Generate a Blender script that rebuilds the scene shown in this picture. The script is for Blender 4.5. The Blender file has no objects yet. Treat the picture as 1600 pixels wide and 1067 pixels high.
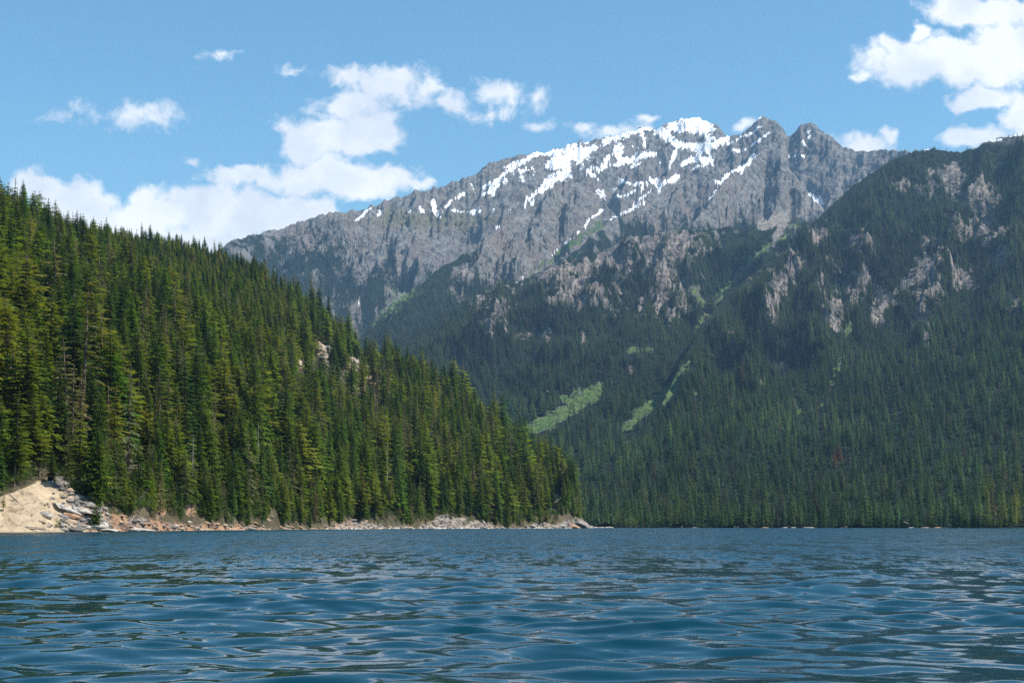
import bpy, math, random
import numpy as np
R = math.radians
rng = np.random.default_rng(7)
random.seed(7)
sc = bpy.context.scene
COL = sc.collection

# ------------------------------------------------------------------ camera
F, HZ, CH = 2222.0, 822.0, 1.2           # focal length and horizon in photo pixels, eye height in metres
cam_d = bpy.data.cameras.new('camera'); cam = bpy.data.objects.new('camera', cam_d); COL.objects.link(cam)
cam.location = (0, 0, CH); cam.rotation_euler = (R(90), 0, 0)
cam_d.sensor_width = 36; cam_d.lens = F / 1600 * 36
cam_d.shift_y = (HZ - 533.5) / 1600
cam_d.clip_start = 0.3; cam_d.clip_end = 60000
sc.camera = cam

# ------------------------------------------------------------------ light and colour
SUN_EL, SUN_AZ = 52, 108                  # azimuth clockwise from +Y (the view direction)
sc.view_settings.view_transform = 'Standard'; sc.view_settings.look = 'None'
sc.view_settings.exposure = 0.72; sc.view_settings.gamma = 1.0
sc.view_settings.use_curve_mapping = False
sc.render.engine = 'CYCLES'
sc.cycles.use_denoising = False
sc.cycles.max_bounces = 5; sc.cycles.diffuse_bounces = 2; sc.cycles.glossy_bounces = 3
sc.cycles.transmission_bounces = 2; sc.cycles.volume_bounces = 0; sc.cycles.transparent_max_bounces = 8
sc.cycles.sample_clamp_indirect = 6
sun_d = bpy.data.lights.new('sun', 'SUN'); sun = bpy.data.objects.new('sun', sun_d); COL.objects.link(sun)
sun_d.energy = 4.6; sun_d.angle = R(0.53); sun_d.color = (1.0, 0.95, 0.87)
sun.rotation_euler = (R(90 - SUN_EL), 0, R(180 - SUN_AZ))
sun.location = (400, -100, 900)

CLOUDS = [ # px, py, rx, ry, weight : where the clouds stand in the sky
 (60,300,55,34,1),(120,322,70,40,1),(200,352,95,36,1),(262,325,70,40,1),(340,335,110,46,1),(430,332,95,42,1),(492,338,50,27,1),(300,385,260,36,1),
 (535,212,98,40,1),(478,225,50,42,1),(590,212,48,32,1),(500,275,120,32,1),(395,278,85,21,.9),(560,290,95,32,1),(612,287,50,25,1),(655,291,26,9,.7),
 (612,132,78,32,.62),(545,118,52,16,.48),(552,160,66,20,.52),(672,150,52,25,.52),(705,168,32,15,.42),(585,185,30,16,.45),
 (785,150,34,22,.38),(765,181,26,16,.32),(845,160,16,16,.24),(847,195,20,10,.32),
 (352,88,34,10,.26),(455,104,20,9,.30),(205,184,75,13,.17),(160,181,26,10,.2),(240,176,14,8,.2),(307,255,15,12,.42),
 (1510,92,160,44,1),(1425,95,62,44,1),(1590,72,90,54,1),(1545,12,115,26,1),(1537,150,55,18,.8),(1598,178,32,34,.8),(1345,115,16,8,.5),(1400,66,20,17,.7),(1437,50,16,10,.6),
 (1512,215,66,26,.75),(1350,224,44,20,.55),(1392,208,16,12,.5),(960,205,55,17,.6),(905,198,20,8,.4),(1005,190,22,9,.45),(1165,195,18,9,.3),(1640,235,60,30,.7),
]
w = bpy.data.worlds.new('World'); sc.world = w; w.use_nodes = True
nt = w.node_tree; nt.nodes.clear()
class NB:
    """small helper that writes node graphs"""
    def __init__(s, nt): s.nt = nt
    def n(s, t, **k):
        nd = s.nt.nodes.new(t)
        for a, v in k.items(): setattr(nd, a, v)
        return nd
    def put(s, sock, v):
        if isinstance(v, bpy.types.NodeSocket): s.nt.links.new(v, sock)
        elif v is not None: sock.default_value = v
    def m(s, op, a, b=None, c=None, clamp=False):
        nd = s.n('ShaderNodeMath', operation=op, use_clamp=clamp)
        for i, v in enumerate((a, b, c)):
            if v is not None: s.put(nd.inputs[i], v)
        return nd.outputs[0]
    def vm(s, op, a, b=None, out=0):
        nd = s.n('ShaderNodeVectorMath', operation=op)
        s.put(nd.inputs[0], a)
        if b is not None: s.put(nd.inputs[1], b)
        return nd.outputs[out]
    def noise(s, vec, scale, detail=4, rough=.55, dist=0, out=0):
        nd = s.n('ShaderNodeTexNoise'); s.put(nd.inputs['Vector'], vec)
        nd.inputs['Scale'].default_value = scale; nd.inputs['Detail'].default_value = detail
        nd.inputs['Roughness'].default_value = rough; nd.inputs['Distortion'].default_value = dist
        return nd.outputs[out]
    def ss(s, v, lo, hi, a=0., b=1.):
        nd = s.n('ShaderNodeMapRange', interpolation_type='SMOOTHSTEP')
        s.put(nd.inputs[0], v); s.put(nd.inputs[1], lo); s.put(nd.inputs[2], hi); s.put(nd.inputs[3], a); s.put(nd.inputs[4], b)
        return nd.outputs[0]
    def mix(s, f, a, b, blend='MIX'):
        nd = s.n('ShaderNodeMix', data_type='RGBA', blend_type=blend)
        s.put(nd.inputs[0], f)
        s.put(nd.inputs[6], a if isinstance(a, bpy.types.NodeSocket) else (*a, 1)); s.put(nd.inputs[7], b if isinstance(b, bpy.types.NodeSocket) else (*b, 1))
        return nd.outputs[2]
g = NB(nt)
sky = g.n('ShaderNodeTexSky', sky_type='NISHITA', sun_disc=False)
sky.sun_elevation = R(SUN_EL); sky.sun_rotation = R(SUN_AZ); sky.altitude = 500
sky.air_density = 1.0; sky.dust_density = 0.6; sky.ozone_density = 1.2
tc = g.n('ShaderNodeTexCoord')
sep = g.n('ShaderNodeSeparateXYZ'); nt.links.new(tc.outputs['Generated'], sep.inputs[0])
X, Y_, Z = sep.outputs
front = g.m('MAXIMUM', Y_, 0.02)
cmb = g.n('ShaderNodeCombineXYZ')
g.put(cmb.inputs[0], g.m('DIVIDE', X, front)); g.put(cmb.inputs[1], g.m('DIVIDE', Z, front))
P = cmb.outputs[0]
wob = g.vm('SCALE', g.vm('SUBTRACT', g.noise(P, 28, 3, .6, out=1), (.5, .5, .5)), None)
wob.node.inputs['Scale'].default_value = 0.030
PW = g.vm('ADD', P, wob)
S = None
for (px, py, rx, ry, wt) in CLOUDS:
    d = g.vm('MULTIPLY', g.vm('SUBTRACT', PW, ((px - 800) / F, (HZ - py) / F, 0)), (F / rx, F / ry, 0))
    v = g.m('MULTIPLY_ADD', g.vm('LENGTH', d, out=1), -wt, wt)
    S = v if S is None else g.m('SMOOTH_MAX', S, v, .22)
S = g.m('MAXIMUM', S, -1.0)
fb = g.noise(PW, 22, 10, .60, .25)
fb2 = g.noise(P, 60, 10, .64, .35)
dn = g.m('ADD', g.m('MULTIPLY_ADD', fb, 1.25, -.625), g.m('MULTIPLY_ADD', fb2, .95, -.475))
D = g.m('ADD', g.m('ADD', S, .05), dn)
aF = g.m('MULTIPLY', g.ss(D, -.06, .42), g.ss(Y_, .2, .4))
# the rest of the sky carries the same fair-weather clouds
ZZ = g.m('ADD', g.m('MAXIMUM', Z, 0), .25)
cm2 = g.n('ShaderNodeCombineXYZ'); g.put(cm2.inputs[0], g.m('DIVIDE', X, ZZ)); g.put(cm2.inputs[1], g.m('DIVIDE', Y_, ZZ))
gen = g.noise(cm2.outputs[0], 1.7, 9, .58, .2)
inframe = g.m('MULTIPLY', g.ss(Y_, .3, .5), g.m('MULTIPLY', g.ss(g.m('ABSOLUTE', g.m('DIVIDE', X, front)), .5, .42), g.ss(g.m('DIVIDE', Z, front), .50, .40)))
aG = g.m('MULTIPLY', g.ss(gen, .62, .74), g.m('SUBTRACT', 1.0, inframe))
al = g.m('MAXIMUM', aF, aG)
al = g.m('MULTIPLY', al, .96)
shade = g.ss(g.noise(PW, 16, 6, .55), .35, .68)
ccol = g.mix(shade, (5.5, 5.8, 6.4), (7.7, 7.7, 7.7))
hsv = g.n('ShaderNodeHueSaturation'); nt.links.new(sky.outputs[0], hsv.inputs['Color'])
hsv.inputs['Saturation'].default_value = 1.25; hsv.inputs['Value'].default_value = 1.06
out = g.n('ShaderNodeOutputWorld'); bg = g.n('ShaderNodeBackground'); bg.inputs[1].default_value = 0.10
nt.links.new(g.mix(al, g.mix(1.0, hsv.outputs[0], (1.08, 1.19, 1.02), 'MULTIPLY'), ccol), bg.inputs[0]); nt.links.new(bg.outputs[0], out.inputs[0])
w.cycles.sampling_method = 'MANUAL'; w.cycles.sample_map_resolution = 256

# ------------------------------------------------------------------ helpers
def tag(o, label=None, cat=None, group=None, kind=None):
    for k, v in (('label', label), ('category', cat), ('group', group), ('kind', kind)):
        if v: o[k] = v
    return o
_perm = np.random.default_rng(3).permutation(512).astype(np.int64)
_perm = np.concatenate([_perm, _perm])
_ga = np.random.default_rng(4).uniform(0, 2 * np.pi, 512)
_gx, _gy = np.cos(_ga), np.sin(_ga)
def perlin(x, y):
    xi = np.floor(x).astype(np.int64); yi = np.floor(y).astype(np.int64)
    xf = x - xi; yf = y - yi; xi &= 511; yi &= 511
    def gr(ix, iy, fx, fy):
        h = _perm[_perm[ix & 511] + (iy & 511)]
        return _gx[h] * fx + _gy[h] * fy
    u = xf * xf * xf * (xf * (xf * 6 - 15) + 10); v = yf * yf * yf * (yf * (yf * 6 - 15) + 10)
    a = gr(xi, yi, xf, yf); b = gr(xi + 1, yi, xf - 1, yf); c = gr(xi, yi + 1, xf, yf - 1); d = gr(xi + 1, yi + 1, xf - 1, yf - 1)
    return (a + (b - a) * u) * (1 - v) + (c + (d - c) * u) * v
def fbm(x, y, o=5, gain=.5, lac=2.03):
    s = 0; a = 1.
    for i in range(o):
        s = s + a * perlin(x + 17.3 * i, y - 9.1 * i); x = x * lac; y = y * lac; a *= gain
    return s
def ridged(x, y, o=6, gain=.5, lac=2.07):
    s = 0; a = 1.; wgt = 1.
    for i in range(o):
        n = 1 - np.abs(perlin(x + 31.7 * i, y + 11.9 * i)) * 2
        n = n * n * wgt; wgt = np.clip(n * 1.6, 0, 1); s = s + a * n; x = x * lac; y = y * lac; a *= gain
    return s
def sstep(x, a, b):
    t = np.clip((x - a) / (b - a), 0, 1); return t * t * (3 - 2 * t)
def curve(pts):
    a = np.array(pts, float)
    return lambda x: np.interp(x, a[:, 0], a[:, 1])
def stroke(px, py, pts, w0, w1=None):
    """1 on a line drawn over the terrain, falling to 0 (and below) at its width"""
    w1 = w0 if w1 is None else w1
    out = np.full(px.shape, -3.0)
    if len(pts) == 1: pts = pts * 2
    n = len(pts) - 1
    for i in range(n):
        (x0, y0), (x1, y1) = pts[i], pts[i + 1]
        dx, dy = x1 - x0, y1 - y0; L = dx * dx + dy * dy + 1e-9
        t = np.clip(((px - x0) * dx + (py - y0) * dy) / L, 0, 1)
        d = np.hypot(px - x0 - t * dx, py - y0 - t * dy)
        ww = w0 + (w1 - w0) * (i + t) / n
        out = np.maximum(out, 1 - d / ww)
    return out
def blob(px, py, cx, cy, rx, ry):
    return 1 - np.hypot((px - cx) / rx, (py - cy) / ry)
def mesh_grid(name, Xg, Yg, Zg, mat, attrs=None, colors=None, mask=None):
    r, c = Xg.shape
    v = np.stack([Xg, Yg, Zg], -1).reshape(-1, 3)
    idx = np.arange(r * c).reshape(r, c)
    q = np.stack([idx[:-1, :-1], idx[:-1, 1:], idx[1:, 1:], idx[1:, :-1]], -1).reshape(-1, 4)
    if mask is not None: q = q[mask.reshape(-1)]
    me = bpy.data.meshes.new(name)
    me.vertices.add(len(v)); me.vertices.foreach_set('co', v.astype(np.float32).ravel())
    me.loops.add(len(q) * 4); me.loops.foreach_set('vertex_index', q.astype(np.int32).ravel())
    me.polygons.add(len(q)); me.polygons.foreach_set('loop_start', np.arange(0, len(q) * 4, 4, dtype=np.int32))
    me.polygons.foreach_set('use_smooth', np.ones(len(q), bool))
    me.update(calc_edges=True)
    for k, a in (attrs or {}).items():
        at = me.attributes.new(k, 'FLOAT', 'POINT'); at.data.foreach_set('value', a.astype(np.float32).ravel())
    for k, a in (colors or {}).items():
        at = me.attributes.new(k, 'FLOAT_VECTOR', 'POINT'); at.data.foreach_set('vector', a.astype(np.float32).ravel())
    me.materials.append(mat)
    o = bpy.data.objects.new(name, me); COL.objects.link(o)
    return o
def raw_mesh(name, V, Fc, mats=(), mi=None, smooth=False):
    me = bpy.data.meshes.new(name); me.from_pydata([tuple(p) for p in V], [], Fc)
    for m in mats: me.materials.append(m)
    if mi is not None: me.polygons.foreach_set('material_index', np.array(mi, np.int32))
    if smooth: me.polygons.foreach_set('use_smooth', np.ones(len(Fc), bool))
    me.update(); return me
def new_mat(name):
    m = bpy.data.materials.new(name); m.use_nodes = True
    nt = m.node_tree; g = NB(nt); b = nt.nodes['Principled BSDF']
    b.inputs['Specular IOR Level'].default_value = .25
    return m, g, b
def attr(g, name, out=2, typ='GEOMETRY'):
    a = g.n('ShaderNodeAttribute', attribute_name=name); a.attribute_type = typ; return a.outputs[out]
def bump(g, b, h, strength, dist):
    n = g.n('ShaderNodeBump'); n.inputs['Strength'].default_value = strength; n.inputs['Distance'].default_value = dist
    g.put(n.inputs['Height'], h); g.put(b.inputs['Normal'], n.outputs[0])

# ------------------------------------------------------------------ materials
def foliage_mat(name, src):
    m, g, b = new_mat(name)
    if src == 'object':
        oi = g.n('ShaderNodeObjectInfo'); col = oi.outputs['Color']
    else:
        col = attr(g, 'tcol', 1, 'INSTANCER')
    geo = g.n('ShaderNodeNewGeometry')
    tco = g.n('ShaderNodeTexCoord')
    n1 = g.noise(tco.outputs['Object'], 9, 3, .6)
    rnd = geo.outputs['Random Per Island']
    v = g.m('ADD', g.m('MULTIPLY_ADD', rnd, .55, .45), g.m('MULTIPLY', n1, .55))
    c = g.vm('SCALE', col); g.put(c.node.inputs['Scale'], v)
    c2 = g.mix(g.ss(rnd, .80, 1.0, 0, .22), c, (.09, .085, .05))
    g.put(b.inputs['Base Color'], c2); b.inputs['Roughness'].default_value = .6
    b.inputs['Specular IOR Level'].default_value = .15
    tr = g.n('ShaderNodeBsdfTranslucent'); g.put(tr.inputs[0], g.mix(1.0, c2, (1.25, 1.2, .55), 'MULTIPLY'))
    ms = g.n('ShaderNodeMixShader'); ms.inputs[0].default_value = .42
    g.nt.links.new(b.outputs[0], ms.inputs[1]); g.nt.links.new(tr.outputs[0], ms.inputs[2])
    g.nt.links.new(ms.outputs[0], g.nt.nodes['Material Output'].inputs[0])
    return m
M_FOL_O = foliage_mat('needles', 'object'); M_FOL_I = foliage_mat('needles_massed', 'inst')
def simple(name, c1, c2, scale, rough=.85, bs=0, bd=.05, stretch=(1, 1, 1), detail=5):
    m, g, b = new_mat(name); t = g.n('ShaderNodeTexCoord')
    v = g.vm('MULTIPLY', t.outputs['Object'], stretch)
    n = g.noise(v, scale, detail, .6)
    g.put(b.inputs['Base Color'], g.mix(g.ss(n, .35, .65), c1, c2)); b.inputs['Roughness'].default_value = rough
    if bs: bump(g, b, n, bs, bd)
    return m
M_BARK = simple('bark', (.065, .045, .035), (.17, .13, .105), 60, stretch=(1, 1, .15))
M_DEAD = simple('dead_wood', (.11, .10, .09), (.26, .24, .22), 50, stretch=(1, 1, .2))
M_ROCKS = simple('boulder_rock', (.10, .09, .085), (.28, .24, .21), 2.2, bs=.6, bd=.15)
M_ROCKO = simple('boulder_rock_ochre', (.17, .085, .05), (.36, .24, .16), 2.0, bs=.6, bd=.15)
M_ROCKW = simple('boulder_rock_pale', (.20, .18, .16), (.46, .42, .37), 2.4, bs=.5, bd=.12)

# far rock, forest floor, meadow, scree and snow
def mountain_mat():
    m, g, b = new_mat('mountain_rock')
    geo = g.n('ShaderNodeNewGeometry'); pos = geo.outputs['Position']
    sp = g.n('ShaderNodeSeparateXYZ'); g.put(sp.inputs[0], pos)
    sx_ = g.n('ShaderNodeSeparateXYZ'); g.put(sx_.inputs[0], pos)
    cb_ = g.n('ShaderNodeCombineXYZ'); g.put(cb_.inputs[0], g.m('SUBTRACT', sx_.outputs[0], g.m('MULTIPLY', sx_.outputs[2], .55))); g.put(cb_.inputs[1], g.m('MULTIPLY', sx_.outputs[1], .4)); g.put(cb_.inputs[2], g.m('MULTIPLY', sx_.outputs[2], .55))
    vst = cb_.outputs[0]
    st_ = g.n('ShaderNodeCombineXYZ'); g.put(st_.inputs[0], g.m('MULTIPLY', sx_.outputs[0], .25)); g.put(st_.inputs[1], g.m('MULTIPLY', sx_.outputs[1], .25)); g.put(st_.inputs[2], g.m('ADD', sx_.outputs[2], g.m('MULTIPLY', sx_.outputs[0], .4)))
    streak = g.noise(vst, .035, 6, .65, .4)
    mid = g.noise(pos, .006, 6, .6)
    fine = g.noise(g.vm('MULTIPLY', pos, (1, .5, .6)), .11, 4, .7)
    rock = g.mix(g.ss(streak, .38, .62), (.038, .042, .046), (.205, .195, .18))
    strata = g.noise(st_.outputs[0], .028, 6, .65, .5)
    rock = g.mix(g.ss(strata, .40, .64, 0, .6), rock, (.235, .225, .205))
    rock = g.mix(g.ss(strata, .46, .30, 0, .7), rock, (.032, .036, .040))
    rock = g.mix(g.ss(mid, .42, .66, 0, .65), rock, (.185, .145, .125))
    rock = g.mix(g.ss(fine, .45, .75, 0, .45), rock, (.30, .28, .27))
    rock = g.mix(g.ss(fine, .45, .28, 0, .6), rock, (.03, .032, .036))
    pink = g.mix(g.ss(g.m('ADD', fine, g.m('MULTIPLY_ADD', streak, 1.2, -.6)), .35, .68), (.075, .070, .07), (.315, .262, .228))
    rock = g.mix(g.ss(g.m('ADD', attr(g, 'pink'), g.m('MULTIPLY_ADD', streak, 1.6, -.8)), .1, 1.0, 0, .9), rock, pink)
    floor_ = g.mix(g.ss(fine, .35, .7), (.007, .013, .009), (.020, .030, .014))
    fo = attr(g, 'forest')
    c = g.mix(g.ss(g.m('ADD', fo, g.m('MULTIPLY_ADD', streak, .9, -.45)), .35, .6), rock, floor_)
    gn = g.noise(pos, .045, 5, .65)
    mead = g.mix(g.ss(gn, .35, .68), (.055, .10, .03), (.12, .175, .055))
    mead = g.mix(g.ss(fine, .6, .75, 0, .6), mead, (.22, .19, .13))
    c = g.mix(g.ss(g.m('ADD', attr(g, 'green'), g.m('MULTIPLY_ADD', gn, 1.5, -.75)), .15, .40), c, mead)
    al = g.mix(g.ss(gn, .35, .68), (.085, .088, .045), (.19, .165, .105))
    c = g.mix(g.ss(g.m('ADD', attr(g, 'alpine'), g.m('MULTIPLY_ADD', gn, 1.4, -.7)), .2, .55, 0, .8), c, al)
    scree = g.mix(g.ss(fine, .3, .7), (.20, .175, .155), (.31, .275, .245))
    c = g.mix(g.ss(g.m('ADD', attr(g, 'scree'), g.m('MULTIPLY_ADD', gn, .7, -.35)), .1, .3), c, scree)
    sn = g.m('ADD', attr(g, 'snow'), g.m('ADD', g.m('MULTIPLY_ADD', gn, 1.1, -.55), g.m('MULTIPLY_ADD', streak, .8, -.4)))
    sf = g.ss(sn, .17, .36)
    c = g.mix(sf, c, (.78, .79, .82))
    g.put(b.inputs['Base Color'], c); b.inputs['Roughness'].default_value = .9
    b.inputs['Specular IOR Level'].default_value = .1
    h = g.m('ADD', g.m('ADD', g.m('MULTIPLY', streak, .8), g.m('MULTIPLY', strata, .5)), g.m('MULTIPLY', fine, .35))
    h = g.m('MULTIPLY', h, g.ss(sf, 1, 0, .55, 1))
    bump(g, b, h, .9, 38)
    return m
M_MTN = mountain_mat()

def hill_mat():
    m, g, b = new_mat('hillside_ground')
    geo = g.n('ShaderNodeNewGeometry'); pos = geo.outputs['Position']
    diag = g.vm('MULTIPLY', pos, (1.0, .35, 1.6))
    n1 = g.noise(diag, .45, 7, .65, .6); n2 = g.noise(pos, 1.6, 5, .65); n0 = g.noise(pos, .09, 5, .6)
    bank = attr(g, 'bcol', 1)
    k = g.m('ADD', g.m('MULTIPLY_ADD', n1, 1.5, .1), g.m('MULTIPLY', n2, .35))
    bc = g.vm('SCALE', bank); g.put(bc.node.inputs['Scale'], g.m('MULTIPLY', k, g.ss(attr(g, 'sand'), 0, 1, 1.0, .95)))
    dark = g.mix(g.ss(n1, .54, .40, 0, .85), bc, (.055, .048, .042))
    sandc = g.mix(g.ss(g.m('ADD', n1, g.m('MULTIPLY_ADD', n2, .6, -.3)), .44, .34, 0, .6), bc, (.17, .12, .075))
    bc2 = g.mix(g.ss(attr(g, 'sand'), .2, .8), dark, sandc)
    scrub = g.mix(g.ss(n2, .35, .7), (.04, .05, .018), (.13, .12, .045))
    floor_ = g.mix(g.ss(n0, .35, .65), (.045, .038, .024), (.11, .085, .055))
    floor_ = g.mix(g.ss(n2, .45, .65, 0, .7), floor_, scrub)
    ex = g.m('ADD', attr(g, 'bare'), g.m('MULTIPLY_ADD', n0, 1.2, -.6))
    c = g.mix(g.ss(ex, .3, .5), floor_, bc2)
    g.put(b.inputs['Base Color'], c); b.inputs['Roughness'].default_value = .95
    bump(g, b, g.m('ADD', n1, g.m('MULTIPLY', n2, .4)), .8, .8)
    return m
M_HILL = hill_mat()

def water_mat():
    m, g, b = new_mat('lake_water')
    geo = g.n('ShaderNodeNewGeometry'); pos = geo.outputs['Position']
    rf = attr(g, 'ruffle')
    b.inputs['IOR'].default_value = 1.333; b.inputs['Specular IOR Level'].default_value = .5
    b.inputs['Base Color'].default_value = (.0004, .027, .042, 1)
    g.put(b.inputs['Roughness'], g.m('MULTIPLY_ADD', rf, .17, .012))
    c = g.noise(g.vm('MULTIPLY', pos, (.8, 1.3, 1)), 5.5, 3, .5); a = g.noise(pos, 1.6, 4, .55, .3)
    h = g.m('ADD', g.m('MULTIPLY', a, g.m('MULTIPLY', rf, .05)), g.m('MULTIPLY', c, .0020))
    n = g.n('ShaderNodeBump'); n.inputs['Strength'].default_value = 1; n.inputs['Distance'].default_value = 1.0
    g.put(n.inputs['Height'], h)
    # wavelets too small to model: their slope, leaning to the side one sees across a low lake
    def f(sc_, k, det, ch=0): return g.m('MULTIPLY_ADD', g.noise(g.vm('MULTIPLY', g.vm('ADD', pos, (ch * 37., ch * 11., 0)), sc_), 1.0, det, .6), 2 * k, -k)
    sy = g.m('ADD', g.m('ADD', f((1.3, .26, 1), .50, 3), f((.30, .06, 1), .30, 3)), f((4.5, .9, 1), .26, 2))
    sy = g.m('MULTIPLY', g.m('ADD', sy, -.10), rf)
    sx = g.m('MULTIPLY', f((1.5, .5, 1), .30, 3, 1), rf)
    cv = g.n('ShaderNodeCombineXYZ'); g.put(cv.inputs[0], sx); g.put(cv.inputs[1], sy)
    g.put(b.inputs['Normal'], g.vm('NORMALIZE', g.vm('ADD', n.outputs[0], cv.outputs[0])))
    return m
M_WATER = water_mat()

# ------------------------------------------------------------------ lake
def build_lake():
    us = np.concatenate([np.linspace(-3.0, -.42, 40)[:-1], np.linspace(-.42, .42, 640), np.linspace(.42, 3.0, 40)[1:]])
    ys = list(np.arange(5.0, 9.0, .12))
    while ys[-1] < 130: ys.append(ys[-1] + (.34 if ys[-1] < 60 else .5) * ys[-1] ** 2 / (CH * 1422))
    ys += list(np.geomspace(134, 3600, 60))
    ys = np.array(ys)
    Yg, U = np.meshgrid(ys, us, indexing='ij'); Xg = U * Yg
    r = np.random.default_rng(21)
    N = 110; h = np.zeros_like(Xg)
    lam = np.exp(r.uniform(np.log(.17), np.log(8.0), N))
    th = r.normal(0, .52, N)
    sl = np.exp(-(np.log(lam / .70) / 1.0) ** 2) + .42 * np.exp(-(np.log(lam / 2.2) / .5) ** 2); sl *= .160 / np.sqrt((sl ** 2).sum() / 2)
    ph = r.uniform(0, 2 * np.pi, N)
    cell = np.gradient(ys)[:, None]
    for i in range(N):
        k = 2 * np.pi / lam[i]; kx, ky = k * np.sin(th[i]), -k * np.cos(th[i])
        a = sl[i] / k
        att = np.clip(1.6 - cell / lam[i] * 3.4, 0, 1)
        h += a * np.sin(kx * Xg + ky * Yg + ph[i]) * att
    grp = .80 + .75 * fbm(Xg / 9, Yg / 14, 2) + .3 * fbm(Xg / 2.5, Yg / 3.2, 2)
    h *= np.clip(grp, .4, 1.6)
    h = h + 1.6 * np.maximum(h, 0) ** 2
    h *= sstep(Yg, 5.0, 6.2) * (1 - sstep(Yg, 90, 128)) * (1 - sstep(np.abs(U), .40, .50))
    wind = fbm(Xg / 60, Yg / 130, 3)
    ruffle = sstep(Yg * (1 + .35 * wind), 16, 66)
    ruffle = np.clip(ruffle * (1 + .25 * wind), 0, 1.2)
    o = mesh_grid('lake_water', Xg, Yg, h, M_WATER, {'ruffle': ruffle})
    tag(o, kind='structure')
    V = [(-4000, -3000, -.004), (4000, -3000, -.004), (4000, 5.0, -.004), (-4000, 5.0, -.004)]
    me = raw_mesh('lake_water_near', V, [(0, 1, 2, 3)], [M_WATER]); o2 = bpy.data.objects.new('lake_water_near', me); COL.objects.link(o2)
    tag(o2, kind='structure')
build_lake()

# ------------------------------------------------------------------ left hill
YS = curve([(-500, 215), (-150, 262), (0, 296), (150, 312), (245, 365), (400, 480), (600, 640), (750, 760), (860, 850), (915, 900), (960, 940)])
TOP = curve([(-500, 200), (-150, 262), (-20, 312), (0, 318), (60, 345), (100, 350), (150, 360), (215, 370), (270, 378), (340, 398), (400, 418), (440, 440), (490, 475), (530, 500), (560, 525),
             (610, 552), (660, 580), (690, 600), (720, 615), (760, 645), (800, 675), (840, 705), (870, 728), (885, 742), (900, 775), (910, 815), (920, 835), (960, 850)])
YR = curve([(-500, 560), (-150, 700), (0, 860), (100, 1080), (215, 1300), (340, 1350), (500, 1380), (610, 1360), (720, 1260), (800, 1160), (860, 1040), (900, 960), (915, 925), (960, 955)])
BARE = curve([(-500, 800), (-60, 790), (0, 772), (60, 748), (100, 756), (135, 792), (200, 802), (245, 810), (330, 817), (400, 818), (440, 824), (510, 824), (530, 812), (560, 808), (600, 818), (650, 822), (690, 800), (760, 812), (780, 822), (830, 818), (845, 810), (870, 816), (890, 806), (915, 814), (960, 822)])
def hill_z(px, Y, detail=True):
    px = np.asarray(px, float); Y = np.asarray(Y, float)
    ys, yr = YS(px), YR(px)
    X = (px - 800) / F * Y
    ys = ys + 5 * fbm(X / 30, Y / 30, 3)
    tree = .8 * (24 - 11 * sstep(px, 480, 380)) * F / yr * sstep(900 - px, 0, 60)
    E = (HZ - TOP(px) - tree) / F
    yy = np.clip(Y, ys, yr)
    s = (1 - ys / yy) / np.maximum(1 - ys / yr, .02)
    z = E * s * yy
    d = Y - ys
    bank = (1.2 + 3.2 * np.clip(.5 + fbm(X / 25, Y / 25, 2), 0, 1)) * sstep(d, -1, 9) + 3.5 * sstep(px, 170, 40) * sstep(d, 0, 14)
    z = z + bank * sstep(px, 925, 880) + sstep(px, 925, 895) * sstep(px, 860, 890) * 5.0 * sstep(d, 0, 16)
    z = np.where(Y > yr, z - .42 * (Y - yr), z)
    z = np.where(d < 0, np.maximum(.35 * d, -3), z)
    am = np.clip(d / 60, 0, 1)
    z = z + am * (7 * fbm(X / 120, Y / 160, 4))
    if detail:
        near = sstep(d, -2, 6)
        low = 1 - sstep(d, 20, 60)
        z = z + near * (1.2 * (ridged(X / 34, Y / 9 - X / 60, 4) - .9) * (1 + 1.3 * low * sstep(px, 120, 200)) + .35 * fbm(X / 1.6, Y / 1.6, 3) + .9 * low * fbm(X / 5, Y / 4, 3))
    return np.where(px > 921, np.minimum(z, -.5), z)
OUTC = [(508, 534, 12, 16), (518, 556, 15, 18), (545, 552, 14, 11), (556, 568, 15, 14), (573, 584, 16, 19), (568, 606, 11, 14), (470, 560, 3, 18), (500, 545, 6, 16),
        (212, 748, 12, 11), (202, 733, 12, 9), (262, 742, 9, 7), (868, 778, 7, 8), (828, 765, 4, 5), (250, 800, 12, 8), (300, 800, 14, 8)]
def outcrop(px, py):
    o = np.full(np.shape(px), -3.0)
    for (cx, cy, rx, ry) in OUTC: o = np.maximum(o, blob(px, py, cx, cy, rx, ry))
    return o
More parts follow.
